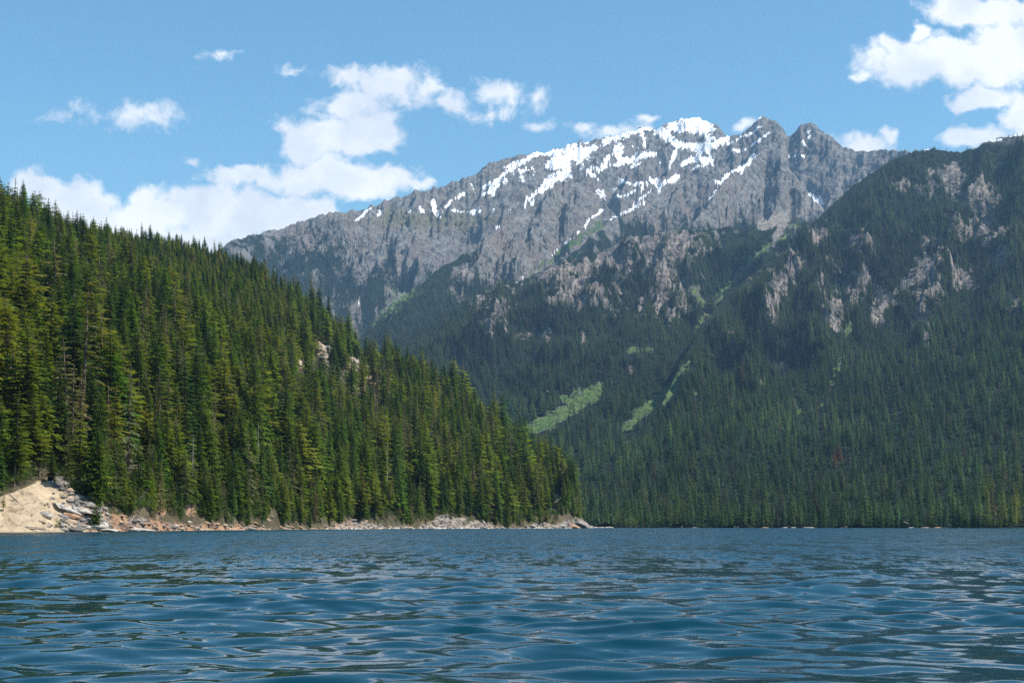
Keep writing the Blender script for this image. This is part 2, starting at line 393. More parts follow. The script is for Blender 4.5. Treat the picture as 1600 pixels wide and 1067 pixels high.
def build_hill():
    cols = np.concatenate([np.linspace(-500, -20, 90)[:-1], np.linspace(-20, 925, 780)])
    t = np.concatenate([np.linspace(-8, 34, 130)[:-1], 34 + np.linspace(0, 1, 150) ** 1.2 * 1e3])
    C, T = np.meshgrid(cols, t, indexing='xy')
    span = YR(C) + 350 - YS(C) - 34
    Yg = YS(C) + np.where(T <= 34, T, 34 + (T - 34) / 1e3 * span)
    Xg = (C - 800) / F * Yg
    Z = hill_z(C, Yg)
    py = HZ - (Z - CH) / Yg * F
    d = Yg - YS(C)
    bare = np.clip((py - BARE(C)) / 14, -1.2, 1) + .15
    bare = np.maximum(bare, outcrop(C, py) * 2.2)
    bare = np.where((d > 300) & (py > 720), -1, bare)
    sand = sstep(C, 150, 110) * sstep(d, 200, 100)
    n = fbm(Xg / 14, Yg / 14, 3)
    tan = np.array([.40, .31, .21]); och = np.array([.30, .175, .105]); gry = np.array([.17, .155, .15]); pal = np.array([.46, .42, .37]); oc2 = np.array([.33, .25, .185])
    wt = sstep(C, 120, 165)[..., None]
    base = tan * (1 - wt) + och * wt
    w2 = (sstep(C + 90 * n, 480, 560))[..., None]; base = base * (1 - w2) + (gry * .55 + oc2 * .45) * w2
    w3 = sstep(n, .02, .35)[..., None] * wt * .7; base = base * (1 - w3) + gry * w3
    w4 = ((py < 700) * 1.)[..., None]; base = base * (1 - w4) + oc2 * 1.25 * w4
    # grey rock slab above the sand bank
    slab = np.maximum(stroke(C, py, [(88, 748), (125, 765), (145, 790)], 17, 22), stroke(C, py, [(120, 800), (160, 820)], 9, 8))
    w6 = sstep(slab, .1, .4)[..., None]; base = base * (1 - w6) + gry * w6
    wl = (sstep(Z + .3 * n, .6 , .3) * sstep(d, 30, 10) * sstep(C, 300, 600))[..., None] * .8; base = base * (1 - wl) + pal * wl
    sand = sand * (1 - sstep(slab, 0, .3))
    bare = np.maximum(bare, slab + .3)
    o = mesh_grid('hill_terrain', Xg, Yg, Z, M_HILL, {'bare': bare, 'sand': sand}, {'bcol': base})
    tag(o, kind='structure')
build_hill()

# ------------------------------------------------------------------ mountains
SNOW = [([(842,239),(808,259),(775,283),(754,295)],4.5,3),([(790,283),(769,298),(757,304)],3.5,2),([(892,240),(878,256),(860,258)],10,8),([(870,248),(884,262)],9,8),
 ([(886,272),(862,280),(850,292),(832,307),(811,319)],8,3),([(727,304),(706,313),(695,325)],3.5,2),([(677,316),(680,324)],4,4),([(682,331),(685,340)],4.5,3),([(706,330),(739,331)],2.6,2.2),
 ([(751,330),(750,336)],3.4,2),([(778,353)],4.5,4),([(832,319),(820,325)],3.4,2),([(922,233),(905,249)],7,5),([(896,240),(930,229)],6,5),([(967,226),(952,247),(940,265),(916,265)],3.5,2.4),
 ([(1024,241),(994,247),(958,259)],3.4,2.4),([(1062,186),(1085,184),(1108,188)],6,7),([(1052,197),(1080,200),(1108,203)],9,9),([(1070,190),(1100,196)],9,9),([(1031,203),(1045,216),(1060,226),(1102,232),(1136,217)],7,6),
 ([(1057,232),(1045,265)],3.4,1.6),([(1110,250),(1083,248),(1067,258)],5,4),([(1107,252),(1081,265)],3,1.6),([(1057,277),(1031,291),(1017,281),(991,289),(969,281)],4.6,2.2),([(1028,282),(1031,299)],5,2),
 ([(1010,292),(984,303),(960,308)],3,2.4),([(1017,300),(991,315)],2.4,1.4),([(1005,318),(984,327),(960,341),(945,347)],5,2),([(945,222),(984,206),(1017,199)],6,4),([(1003,206),(1007,229)],4,2),([(972,232),(965,246)],4.5,3),
 ([(960,258),(981,248)],3.2,3),([(1138,225),(1169,210),(1190,198)],3.4,2),([(1181,189),(1188,182)],3.4,2),([(1176,227),(1202,208)],2.6,1.4),([(1148,236),(1167,233)],3,2),
 ([(1121,287),(1140,271),(1162,260),(1178,244)],4.6,3),([(1162,262),(1157,273)],3,1.4),([(1263,205)],3.2,2),([(1263,215)],3,2),([(1243,225)],2.4,2),([(1231,244),(1264,246)],1.8,1.4),([(1266,305),(1285,317)],3,4),([(1282,306),(1279,314)],2,2),
 ([(940,328),(919,346),(898,370),(880,384)],2.2,2.6),([(876,388),(862,397)],2,1.6),([(816,434),(806,441)],2,1.8),([(1415,234),(1450,233)],1.6,1.2),([(1545,222),(1564,218)],1.8,1.5),([(1580,213),(1610,208)],2.2,2.2),
 ([(580,326),(553,346)],1.8,1),([(594,331),(590,336)],2.2,1.6),([(640,328)],3,2),([(918,268),(935,282)],3,2),([(1120,297),(1108,310)],1.8,1.4),([(1127,200),(1139,212)],.5,.5),
 ([(800,270),(835,262)],2.4,1.6),([(845,300),(868,285)],3,2),([(560,468),(562,490),(566,505)],1.2,1.0),([(900,228),(870,240)],5,4),([(985,262),(1000,256)],2.5,1.6),([(955,243),(975,238)],3,2),([(850,240),(880,236)],4,3),([(790,262),(815,250)],2.6,2)]
GREEN = [([(835,668),(872,650),(905,632),(942,606)],17,9,1.),([(880,625),(935,603)],8,7,.8),([(985,546),(1015,546)],9,6,1.),([(980,664),(1012,640),(1045,605),(1076,568)],10,7,1.),([(1000,640),(1040,625),(1055,610)],10,5,.8),([(1250,646),(1285,632)],6,4,1.),
 ([(1298,598),(1308,575),(1318,555)],4,4,1.),([(1322,530),(1330,505)],3,4,1.),([(1095,505),(1120,470),(1170,410),(1225,365),(1245,345)],8,11,.36),([(1082,450),(1098,475)],12,12,.4),([(1128,575),(1108,545)],2.5,2.5,.7),
 ([(640,455),(600,490),(585,505)],18,9,.3),([(935,352),(880,392),(820,436)],8,3,.9),([(610,450),(625,470)],10,8,.35),([(1125,578)],4,4,.8),([(1480,640)],3,3,.4),([(1590,520)],7,9,.7),([(1085,610)],4,3,.8)]
ALP = [([(610,340),(660,345),(740,350)],26,18,.8),([(700,340),(790,345)],16,10,.8),([(540,350),(600,345)],14,14,.5),([(820,322),(800,330)],6,6,.8),([(1010,272),(1000,280)],6,4,.7),([(920,330),(950,318)],8,5,.4),([(745,295),(690,330)],14,12,.4)]
SCREE = [([(1190,352),(1225,340),(1262,325),(1290,318)],10,12,1.),([(1210,375),(1225,350)],5,9,1.),([(1262,308),(1258,318)],4,8,.9)]
PINK = [(770,490,36,46),(900,440,62,44),(960,425,48,58),(1040,430,58,72),(1060,385,52,30),(840,525,38,11),(695,440,22,18),(912,532,5,20),(1050,490,14,16),
        (1278,370,18,24),(1245,415,20,30),(1222,445,18,30),(1205,490,9,18),(1330,440,44,46),(1308,488,22,28),(1450,440,30,42),(1440,505,18,34),(1408,290,28,14),(1455,290,4,22),(1490,285,15,26),
        (1540,330,34,60),(1500,440,24,20),(1215,575,11,8),(1243,632,6,10),(1230,535,10,6),(1380,470,20,30),(980,690,4,4),(1124,752,6,4),(1128,757,5,4),(1185,600,7,8),(1140,520,8,6),(1370,500,14,20),(1560,400,20,30),(1340,380,24,20),
        (855,610,4,3),(720,400,16,20),(985,575,4,10),(1590,480,12,18)]
RIBS = [[(1085,184),(1062,235),(1040,275),(1000,300)],[(1040,195),(1020,235),(975,270),(930,290)],[(985,205),(955,250),(915,290),(880,310)],[(900,224),(865,262),(820,285),(770,305)],[(850,237),(800,262),(755,285),(715,315),(690,350)],
 [(770,252),(720,290),(670,330),(640,380),(620,430)],[(700,290),(650,340),(600,370),(560,420)],[(600,314),(560,350),(520,400)],[(520,333),(480,370),(450,420)],[(1130,206),(1105,240),(1090,262)],[(1192,180),(1165,225),(1140,262),(1110,300),(1080,340)],
 [(1215,192),(1225,240),(1215,290)],[(1262,192),(1245,235),(1235,285),(1205,330)],[(1262,192),(1300,240),(1315,290),(1300,330)],[(1360,236),(1350,280),(1320,320)],
 [(880,284),(850,330),(820,380),(800,430)],[(860,300),(800,350),(760,400),(740,440)],[(892,282),(905,320),(880,360)],[(880,284),(868,340),(850,400)],[(1090,271),(1060,310),(1030,345),(1000,362)],[(1120,276),(1100,320)],
 [(1045,359),(1040,420),(1020,480)],[(985,372),(960,430),(930,490),(905,540)],[(1100,358),(1095,410),(1070,470),(1050,500)],[(910,402),(880,450),(860,500)],[(808,445),(780,480),(770,530)],
 [(1430,237),(1400,300),(1370,380),(1330,460),(1300,520)],[(1540,222),(1530,300),(1500,380),(1470,460),(1440,530)],[(1370,264),(1320,330),(1270,390),(1220,450),(1190,500)],[(1600,209),(1600,300),(1580,400),(1550,480)]]
def pinkf(px, py):
    o = np.full(px.shape, -3.0)
    for (cx, cy, rx, ry) in PINK: o = np.maximum(o, blob(px, py, cx, cy, rx * 1.12, ry * 1.12))
    return o
def linef(px, py, L, wt=False, wa=1.0):
    a = fbm(px / 14, py / 14, 4); b = fbm(px / 14 + 40, py / 14 + 9, 4)
    px = px + wa * (5.5 * a + 2.2 * fbm(px / 4, py / 4 + 3, 2)); py = py + wa * (5.5 * b + 2.2 * fbm(px / 4 + 7, py / 4, 2))
    o = np.full(px.shape, -3.0)
    for it in L:
        s = stroke(px, py, it[0], it[1] * (1.25 if not wt else 1), it[2] * (1.25 if not wt else 1))
        o = np.maximum(o, np.where(s > 0, s * (it[3] if wt else 1), s))
    return o

LAYERS = {}
def layer(name, ridge, yr, base, rng_px, step, rows, amp, gsc, pw=1.0, jag=1.0, seed=0., treeline=None, slopy=None, back=.7, lowd=(0, .35), rib=85.):
    """one mountain face: ridge line, distance of the ridge, distance of the foot"""
    rd, yrf = curve(ridge), curve(yr); bf = curve(base) if isinstance(base, list) else (lambda p: np.full(np.shape(p), float(base)))
    cols = np.arange(rng_px[0], rng_px[1] + step, step)
    t = np.concatenate([np.linspace(0, 1, rows), 1 + np.linspace(0, 1, 14)[1:] ** 1.5])
    C, T = np.meshgrid(cols, t, indexing='xy')
    Yr_, Yb = yrf(C), bf(C)
    Yg = np.where(T <= 1, Yb + (Yr_ - Yb) * T, Yr_ + (T - 1) * 700)
    Xg = (C - 800) / F * Yg
    jagv = jag * (ridged(C / 26 + seed, C * 0 + seed, 4, .55) - 1.0) * 3.2 + jag * fbm(C / 7 + seed, C * 0 + 3.1, 3) * 2.6
    E = (HZ - rd(C) + jagv) / F
    tt = np.clip(T, 0, 1)
    Z = E * tt ** pw * np.minimum(Yg, Yr_)
    Z = np.where(T > 1, Z - back * (Yg - Yr_), Z)
    damp = (1 - np.exp(-np.abs(Yr_ - Yg) / (3.2 * amp))) * sstep(tt, *lowd) * np.clip(Yg / 4500, 0, 1)
    py0 = HZ - (Z - CH) / Yg * F
    rb = linef(C, py0, [(q, 17, 22) for q in RIBS], False, 2.2)
    Z = Z + rib * np.clip(rb, 0, 1) ** 1.2 * (1 - np.exp(-np.abs(Yr_ - Yg) / 120)) * (tt > .05) * (T <= 1)
    xs, ysn = Xg / gsc + seed, Yg / (gsc * 1.9) + seed * .7
    wx = fbm(xs * .7 + 5, ysn * .7, 3) * .5
    slp = (slopy or 0.) * (Yg - Yr_) / gsc
    gz = ridged(xs + wx + slp, ysn + wx, 7, .47) - .90
    Z = Z + amp * damp * gz + amp * .35 * damp * fbm(Xg / (gsc * 2.6), Yg / (gsc * 2.6), 3)
    Z = Z + sstep(np.abs(Yr_ - Yg), 0, 60) * .05 * amp * fbm(Xg / 30, Yg / 30, 3)
    Z = np.maximum(Z, -2 + 3 * sstep(Yg, Yb, Yb + 20) * (tt > 0))
    py = HZ - (Z - CH) / Yg * F
    return dict(name=name, C=C, T=T, X=Xg, Y=Yg, Z=Z, py=py, gz=gz)

L_E = layer('summit_mountain', [(200,470),(300,405),(335,392),(360,376),(420,361),(480,341),(520,333),(570,326),(600,314),(650,298),(690,291),(740,273),(770,251),(800,243),(850,236),(900,223),(950,213),(985,204),(1000,199),(1015,196),
   (1028,203),(1040,194),(1060,185),(1085,182),(1105,187),(1118,193),(1130,205),(1142,214),(1160,207),(1172,198),(1183,183),(1192,178),(1203,184),(1212,189),(1222,200),(1232,212),(1245,202),(1256,194),(1264,190),(1274,195),(1285,203),(1300,216),(1318,231),(1345,236),(1380,233),(1430,236),(1500,240),(1700,260)],
   [(200, 6200), (400, 7200), (600, 8000), (900, 8600), (1085, 8900), (1192, 8700), (1262, 8500), (1430, 7600), (1700, 7000)],
   [(200, 3600), (600, 4200), (900, 5000), (1430, 5200)], (230, 1500), 1.65, 320, 175, 430, pw=.95, seed=1.7, slopy=-.55)
L_C = layer('spur_mountain', [(480,620),(540,555),(578,509),(614,473),(659,440),(695,412),(740,389),(760,368),(800,341),(832,323),(860,300),(880,284),(892,281),(915,292),(940,310),(958,332),(1000,400),(1060,470)],
   [(480, 4300), (578, 4900), (740, 6000), (880, 7300), (940, 7300), (1060, 6300)], [(480, 2900), (700, 3600), (880, 4300), (1060, 4600)], (490, 1050), 1.5, 230, 120, 300, pw=.9, seed=5.2, slopy=-.35)
L_D = layer('gully_mountain', [(740,520),(780,475),(808,447),(850,418),(880,402),(905,385),(940,352),(970,338),(1000,326),(1030,305),(1054,284),(1075,274),(1095,270),(1120,276),(1150,300),(1200,345),(1260,400)],
   [(740, 5300), (808, 5700), (940, 6400), (1090, 7500), (1260, 6500)], [(740, 4200), (1260, 5000)], (745, 1250), 1.5, 170, 85, 260, pw=.9, seed=9.4, slopy=-.4)
L_D2 = layer('peak_mountain', [(980,470),(1040,405),(1080,352),(1100,328),(1119,300),(1150,266),(1177,247),(1196,232),(1215,236),(1233,262),(1250,285),(1262,300),(1290,330),(1340,400)],
   [(980, 5400), (1119, 6500), (1196, 7700), (1340, 6800)], [(980, 4600), (1340, 5200)], (990, 1335), 1.5, 190, 110, 270, pw=.9, seed=13.1, slopy=-.4)
L_D3 = layer('buttress_mountain', [(1150,400),(1190,352),(1205,335),(1218,310),(1233,286),(1244,292),(1252,300),(1262,318),(1285,350),(1320,400)],
   [(1150, 5500), (1233, 6500), (1320, 6000)], 5200, (1160, 1310), 1.5, 110, 30, 160, pw=.9, seed=17.1)
L_B = layer('cliff_ridge_mountain', [(300,760),(500,640),(560,580),(600,545),(660,505),(700,485),(754,456),(808,444),(850,420),(910,401),(950,388),(985,371),(1020,364),(1045,359),(1120,356),(1165,352),(1210,348),(1300,345),(1600,340),(1900,340)],
   [(300, 3000), (560, 4000), (754, 4600), (1000, 5000), (1900, 5200)], [(300, 1500), (600, 1350), (900, 1180), (1300, 1080), (1560, 950), (1900, 900)], (420, 1750), 1.7, 320, 110, 300, pw=1.0, jag=.6, seed=23.3, slopy=-.04, lowd=(.25, .75), rib=45.)
L_A = layer('forest_mountain', [(850,830),(940,770),(1000,695),(1040,620),(1060,575),(1085,530),(1115,485),(1150,447),(1200,410),(1250,371),(1290,328),(1330,292),(1370,264),(1400,247),(1430,237),(1460,232),(1480,236),(1500,238),(1520,232),(1540,222),(1560,215),(1600,209),(1700,200),(1950,190)],
   [(850, 1500), (1000, 2300), (1085, 3100), (1150, 3700), (1250, 4400), (1400, 5000), (1600, 4700), (1950, 4200)], [(850, 1200), (1300, 1080), (1560, 950), (1950, 880)], (880, 1900), 1.65, 350, 110, 330, pw=1.0, jag=.6, seed=31.9, slopy=-.22, lowd=(.25, .75), rib=45.)

# tree tops rise above the ground they stand on: how much forest each point of a face carries
def dress(L):
    C, py, Yg, gz, T = L['C'], L['py'], L['Y'], L['gz'], L['T']
    nm = L['name']
    n = fbm(L['X'] / 260, Yg / 260, 4); n2 = fbm(L['X'] / 60, Yg / 90, 3)
    snow = linef(C, py, SNOW, wa=.75)
    snow = np.where(snow > 0, snow * .95 + .7 * fbm(C / 4, py / 3, 3) + .25 * np.clip(-gz, -.7, .7) + .02, snow)
    high = sstep(C, 820, 880) * sstep(C, 1150, 1110) * sstep(py, 300, 235)
    snow = np.maximum(snow, (high * .50 + n * .5 + n2 * .6 - .55 + .22 * np.clip(-gz, -.5, .6)) if nm == 'summit_mountain' else -1)
    if nm == 'summit_mountain':
        band = np.maximum(stroke(C, py, [(760, 300), (850, 270), (960, 250), (1060, 240)], 34, 34), stroke(C, py, [(660, 330), (800, 330), (1000, 290)], 26, 26))
        snow = np.maximum(snow, np.clip(band, 0, 1) * .5 + n2 * .9 + n * .4 - .50)
    snow = np.where(snow > 0, snow, np.maximum(snow, -1.5))
    green = linef(C, py, GREEN, True, 1.5); alp = linef(C, py, ALP, True); scree = linef(C, py, SCREE, True)
    if nm in ('forest_mountain', 'cliff_ridge_mountain'):
        pk = pinkf(C, py)
        vs = fbm(L['X'] / 22, (Yg + 2 * L['Z']) / 190, 4)
        pk = pk + .75 * vs + .45 * n + .05
        forest = 1.0 - .8 * sstep(pk, -.25, .7) - .42 * sstep(vs + n, .0, .55) * sstep(py, 560, 420)
        forest -= .35 * np.clip(n + n2 * .6 - .25, 0, 1)
        if nm == 'forest_mountain': forest = forest * (1 - .6 * sstep(py, 245, 215) * sstep(C, 1490, 1540))
        else:
            forest = forest - .35 * sstep(py, 430, 380) * sstep(C, 1180, 1100) + .1
    elif nm == 'summit_mountain':
        pk = np.full(C.shape, -1.0) + 1.4 * sstep(n, .1, .5) * sstep(C, 1050, 1180)
        tl = np.interp(C, [300, 450, 560, 700, 800, 900, 1000, 1300, 1400, 1450], [360, 360, 372, 420, 440, 450, 450, 330, 262, 240])
        forest = .02 + .55 * sstep(py, tl - 40, tl + 70) + .55 * n + .5 * n2
        forest = np.where(C < 520, forest + .12, forest)
    elif nm == 'spur_mountain':
        pk = np.full(C.shape, -1.0) + 1.3 * np.clip(blob(C, py, 720, 425, 60, 40), 0, 1)
        tl = np.interp(C, [480, 600, 700, 760, 900, 1000], [480, 460, 415, 420, 440, 420])
        edge = stroke(C, py, [(578, 512), (614, 477), (659, 445), (700, 415), (745, 392)], 22, 16)
        forest = -.1 + .9 * sstep(py, tl - 30, tl + 60) + .5 * n + .5 * n2 + .8 * np.clip(edge, 0, 1)
        forest = np.where(C < 690, forest + .35 * sstep(py, 460, 500), forest)
    else:
        pk = np.full(C.shape, -1.0) + 1.2 * sstep(n, 0, .4) * .6
        tl = 330 if nm != 'buttress_mountain' else 335
        forest = -.05 + .75 * sstep(py, tl - 30, tl + 60) + .5 * n + .5 * n2
    forest = forest * (1 - sstep(np.maximum(green, scree), .12, .42)) * (1 - sstep(snow, -.1, .15))
    L.update(forest=forest, snow=snow, green=green, alp=alp, scree=scree, pk=pk)
    o = mesh_grid(nm, L['X'], Yg, L['Z'], M_MTN, {'snow': snow, 'green': green, 'alpine': alp, 'scree': scree, 'forest': forest, 'pink': pk + .3})
    tag(o, kind='structure')
FAR = [L_E, L_C, L_D, L_D2, L_D3, L_B, L_A]
for L in FAR: dress(L)

# ------------------------------------------------------------------ trees
def conifer(seed, whorls=34, nb=6, rad=.17, sprays=5, bare=.08, droop=.35, shape=.85, gap=.1, ragged=.3, limbs=6, seg=6):
    """unit-height conifer; returns (crown verts, faces), (trunk verts, faces)"""
    r = random.Random(seed); V = []; Fc = []
    def tri(a, b, c): i = len(V); V.extend((a, b, c)); Fc.append((i, i + 1, i + 2))
    lean = (r.uniform(-.012, .012), r.uniform(-.012, .012))
    sect = [r.uniform(.75, 1.2) for _ in range(7)]
    for wi in range(whorls):
        t = (wi + r.uniform(-.3, .3)) / whorls; t = min(max(t, 0), .995)
        z = bare + (1 - bare) * t
        prof = (1 - t) ** shape * (1 - .35 * max(0, .22 - t) / .22) + .012
        cx, cy = lean[0] * z * 3, lean[1] * z * 3
        a0 = r.uniform(0, 6.28)
        for bi in range(nb if t < .85 else max(3, nb - 2)):
            if r.random() < gap: continue
            a = a0 + bi * 6.283 / nb + r.uniform(-.35, .35)
            L = rad * prof * r.uniform(1 - ragged, 1 + ragged * .6) * sect[int(((a % 6.283) / 6.283) * 7) % 7]
            L = max(L, .008)
            dx, dy = math.cos(a), math.sin(a); sx, sy = -dy, dx
            up = .30 * t - .05; dr = droop * (1 - t * .7) * r.uniform(.7, 1.3)
            def pt(s, off=0, dz=0):
                zz = z + L * (up * s - dr * s * s + .18 * dr * s ** 4) + dz
                return (cx + dx * L * s + sx * off, cy + dy * L * s + sy * off, zz)
            wd = L * .30 + .004
            tri(pt(.05, -wd * .18), pt(.05, wd * .18), pt(1.0, 0, r.uniform(-.2, .1) * wd))
            for k in range(sprays):
                s = (k + .6) / (sprays + .4) * .95 + r.uniform(-.05, .05)
                w_ = wd * (1.05 - .55 * s) * r.uniform(.7, 1.3)
                for sd in (-1, 1):
                    tip = pt(min(s + .18, 1.08), sd * w_ * 1.15, -w_ * r.uniform(.15, .75))
                    tri(pt(max(s - .13, 0)), pt(s + .10, 0, r.uniform(0, .12) * w_), tip)
    # leader
    for k in range(3):
        a = k * 2.1; tri((lean[0] * 3 + .004 * math.cos(a), lean[1] * 3 + .004 * math.sin(a), .955), (lean[0] * 3 - .004 * math.cos(a), lean[1] * 3 - .004 * math.sin(a), .955), (lean[0] * 3, lean[1] * 3, 1.0))
    TV, TF = trunk_geo(r, lean, seg, .0115, bare, limbs)
    return (V, Fc), (TV, TF)
def trunk_geo(r, lean, seg=6, rb=.0115, bare=.1, limbs=6, top=.97, limb_len=.07, zr=(.04, None)):
    V = []; Fc = []
    zs = [-.05, .02, .15, .35, .6, .85, top]
    for z in zs:
        rr = rb * (1 - max(z, 0) / 1.02) ** .8 + (.004 if z < .01 else 0) + .0008
        for k in range(seg):
            a = 6.283 * k / seg; V.append((lean[0] * max(z, 0) * 3 + rr * math.cos(a), lean[1] * max(z, 0) * 3 + rr * math.sin(a), z))
    for i in range(len(zs) - 1):
        for k in range(seg):
            k2 = (k + 1) % seg; Fc.append((i * seg + k, i * seg + k2, (i + 1) * seg + k2, (i + 1) * seg + k))
    hi = zr[1] if zr[1] else bare + .22
    for _ in range(limbs):
        z = r.uniform(zr[0], hi); a = r.uniform(0, 6.28); L = limb_len * r.uniform(.5, 1.2) * (1.1 - z)
        cx, cy = lean[0] * z * 3, lean[1] * z * 3; i = len(V); q = .0022 * (1.2 - z)
        dx, dy = math.cos(a), math.sin(a)
        V += [(cx - dy * q, cy + dx * q, z), (cx + dy * q, cy - dx * q, z), (cx, cy, z + 2 * q), (cx + dx * L * .6, cy + dy * L * .6, z - L * .12), (cx + dx * L, cy + dy * L, z - L * r.uniform(-.1, .5))]
        Fc += [(i, i + 1, i + 3), (i + 1, i + 2, i + 3), (i + 2, i, i + 3), (i, i + 3, i + 4), (i + 2, i + 3, i + 4)]
    return V, Fc
def snag(seed):
    r = random.Random(seed)
    return trunk_geo(r, (r.uniform(-.01, .01), r.uniform(-.01, .01)), 7, .013, 0, 46, top=1.0, limb_len=.13, zr=(.15, .97))
def bushy(seed, n=420, squash=1.0, stems=3, leaf=.055):
    """leafy tree or shrub, unit height: leaf faces gathered in clumps"""
    r = random.Random(seed); V = []; Fc = []
    cl = [(r.gauss(0, .2), r.gauss(0, .2), r.uniform(.25, .88), r.uniform(.11, .22)) for _ in range(13)]
    for i in range(n):
        cx, cy, cz, cr = r.choice(cl)
        v = [r.gauss(0, 1) for _ in range(3)]; l = math.sqrt(sum(q * q for q in v)) + 1e-6; d = cr * r.uniform(.55, 1.05)
        p = (cx + v[0] / l * d, cy + v[1] / l * d, max(.03, cz * squash + v[2] / l * d * .8))
        e = [[r.gauss(0, 1) for _ in range(3)] for _ in range(2)]
        s = leaf * r.uniform(.6, 1.3); k = len(V)
        V += [tuple(p), tuple(p[j] + e[0][j] * s * .6 for j in range(3)), tuple(p[j] + e[1][j] * s * .6 for j in range(3))]; Fc.append((k, k + 1, k + 2))
    TV, TF = [], []
    for s_ in range(stems):
        a = r.uniform(0, 6.28); tx, ty = .16 * math.cos(a), .16 * math.sin(a); k = len(TV)
        for (z, q) in ((-.06, .018), (.35, .011), (.75, .003)):
            for j in range(4): TV.append((tx * max(z, 0) * 1.3 + q * math.cos(j * 1.57), ty * max(z, 0) * 1.3 + q * math.sin(j * 1.57), z))
        for i in range(2):
            for j in range(4): TF.append((k + i * 4 + j, k + i * 4 + (j + 1) % 4, k + i * 4 + 4 + (j + 1) % 4, k + i * 4 + 4 + j))
    return (V, Fc), (TV, TF)

TREE = {  # kind: list of variants
 'fir': [conifer(10 + i, 38, 7, .185, 5, .05 + .03 * i, .42, .80, .10, .34) for i in range(4)],
 'spruce': [conifer(20 + i, 42, 7, .15, 5, .04, .5, .75, .08, .30) for i in range(3)],
 'pine': [conifer(30 + i, 26, 6, .20, 5, .22, .18, .62, .22, .5, 12) for i in range(3)],
 'thin': [conifer(40 + i, 30, 5, .135, 4, .12, .55, .70, .38, .55, 22) for i in range(3)],
}
KINDS = [(k, i) for k in TREE for i in range(len(TREE[k]))]
def tree_meshes(kind, i):
    (cv, cf), (tv, tf) = TREE[kind][i]
    return raw_mesh('crown', cv, cf, [M_FOL_O]), raw_mesh('trunk', tv, tf, [M_BARK], smooth=True)
TM = {k: tree_meshes(*k) for k in KINDS}

def pick_col(r, kind):
    pal = {'fir': [(.050, .088, .014), (.036, .070, .014), (.066, .100, .014), (.030, .058, .018)],
           'spruce': [(.026, .052, .018), (.034, .064, .016), (.045, .078, .014)],
           'pine': [(.082, .110, .016), (.070, .100, .018), (.092, .106, .022)],
           'thin': [(.085, .082, .055), (.105, .095, .075), (.058, .066, .034)]}[kind]
    c = r.choice(pal); k = r.uniform(.85, 1.5)
    return (c[0] * k * 1.42 * r.uniform(.85, 1.15), c[1] * 1.40 * k, c[2] * k * r.uniform(.6, 1.0))

# positions on the left hill
def hill_spots():
    sp = 5.7
    xs = np.arange(-760, 70, sp); ys = np.arange(230, 1480, sp)
    gx, gy = np.meshgrid(xs, ys); gx = gx + rng.uniform(-.48, .48, gx.shape) * sp; gy = gy + rng.uniform(-.48, .48, gx.shape) * sp
    gx, gy = gx.ravel(), gy.ravel()
    px = 800 + F * gx / gy
    qx = rng.uniform(150, 906, 620); qy = YS(qx) + 2 + rng.gamma(1.5, 9, 620)
    gx = np.concatenate([gx, (qx - 800) / F * qy]); gy = np.concatenate([gy, qy]); px = np.concatenate([px, qx]); young = np.arange(len(gx)) >= len(gx) - 620
    ok = (px > -480) & (px < 914) & (gy > YS(px) + 2) & (gy < YR(px) + 45)
    gx, gy, px, young = gx[ok], gy[ok], px[ok], young[ok]
    z = hill_z(px, gy)
    py = HZ - (z - CH) / gy * F
    return gx, gy, z, px, py, young
hx, hy, hz_, hpx, hpy, hyoung = hill_spots()
H = np.clip(rng.normal(22.5, 7.2, len(hx)), 7, 38) * (1 - .48 * sstep(hy, 700, 1100) * sstep(hpx, 480, 380))
dsh = hy - YS(hpx)
H *= .62 + .38 * sstep(dsh, 4, 60)
H *= (1 + .12 * sstep(hpx, 600, 800)) * (1 - .50 * sstep(hpx, 825, 908)) * np.clip(rng.normal(1, .13, len(hx)), .6, 1.35)
H = np.where(hyoung, np.clip(rng.normal(10, 3.5, len(hx)), 4, 19), H)
toppy = hpy - H / hy * F
keep = (z_ok := (hz_ > .6)) & ((hpy < BARE(hpx) + rng.normal(0, 2.0, len(hx)) + 4 * hyoung * (hpx > 300)) | (hy > YS(hpx) + 60))
for i in range(len(hx)):
    if keep[i]:
        q = np.linspace(hpy[i], toppy[i] + 4, 6)
        for (cx, cy, rx, ry) in OUTC:
            if abs(hpx[i] - cx) < rx * .85 + (13 if cy < 640 else 3) and hpy[i] > cy - ry * .7 and np.any(np.abs(q - cy) < ry * .8):
                if rng.random() < .9: keep[i] = False
                break
keep &= rng.random(len(hx)) > .12
hx, hy, hz_, hpx, hpy, H, dsh = [a[keep] for a in (hx, hy, hz_, hpx, hpy, H, dsh)]
vis = (hpx > -12)
order = np.argsort(-(H / hy) * vis)          # the ones that show largest first
NIND = 262

kinds = []
rr = random.Random(5)
for i in range(len(hx)):
    n = float(fbm(np.array(hx[i] / 60), np.array(hy[i] / 60), 2))
    u = rr.random() + n * .35
    k = 'thin' if u < .20 else 'spruce' if u < .42 else 'fir' if u < .80 else 'pine'
    if hpx[i] < 60 and hpy[i] > 470 and rr.random() < .55: k = 'pine'
    kinds.append(k)

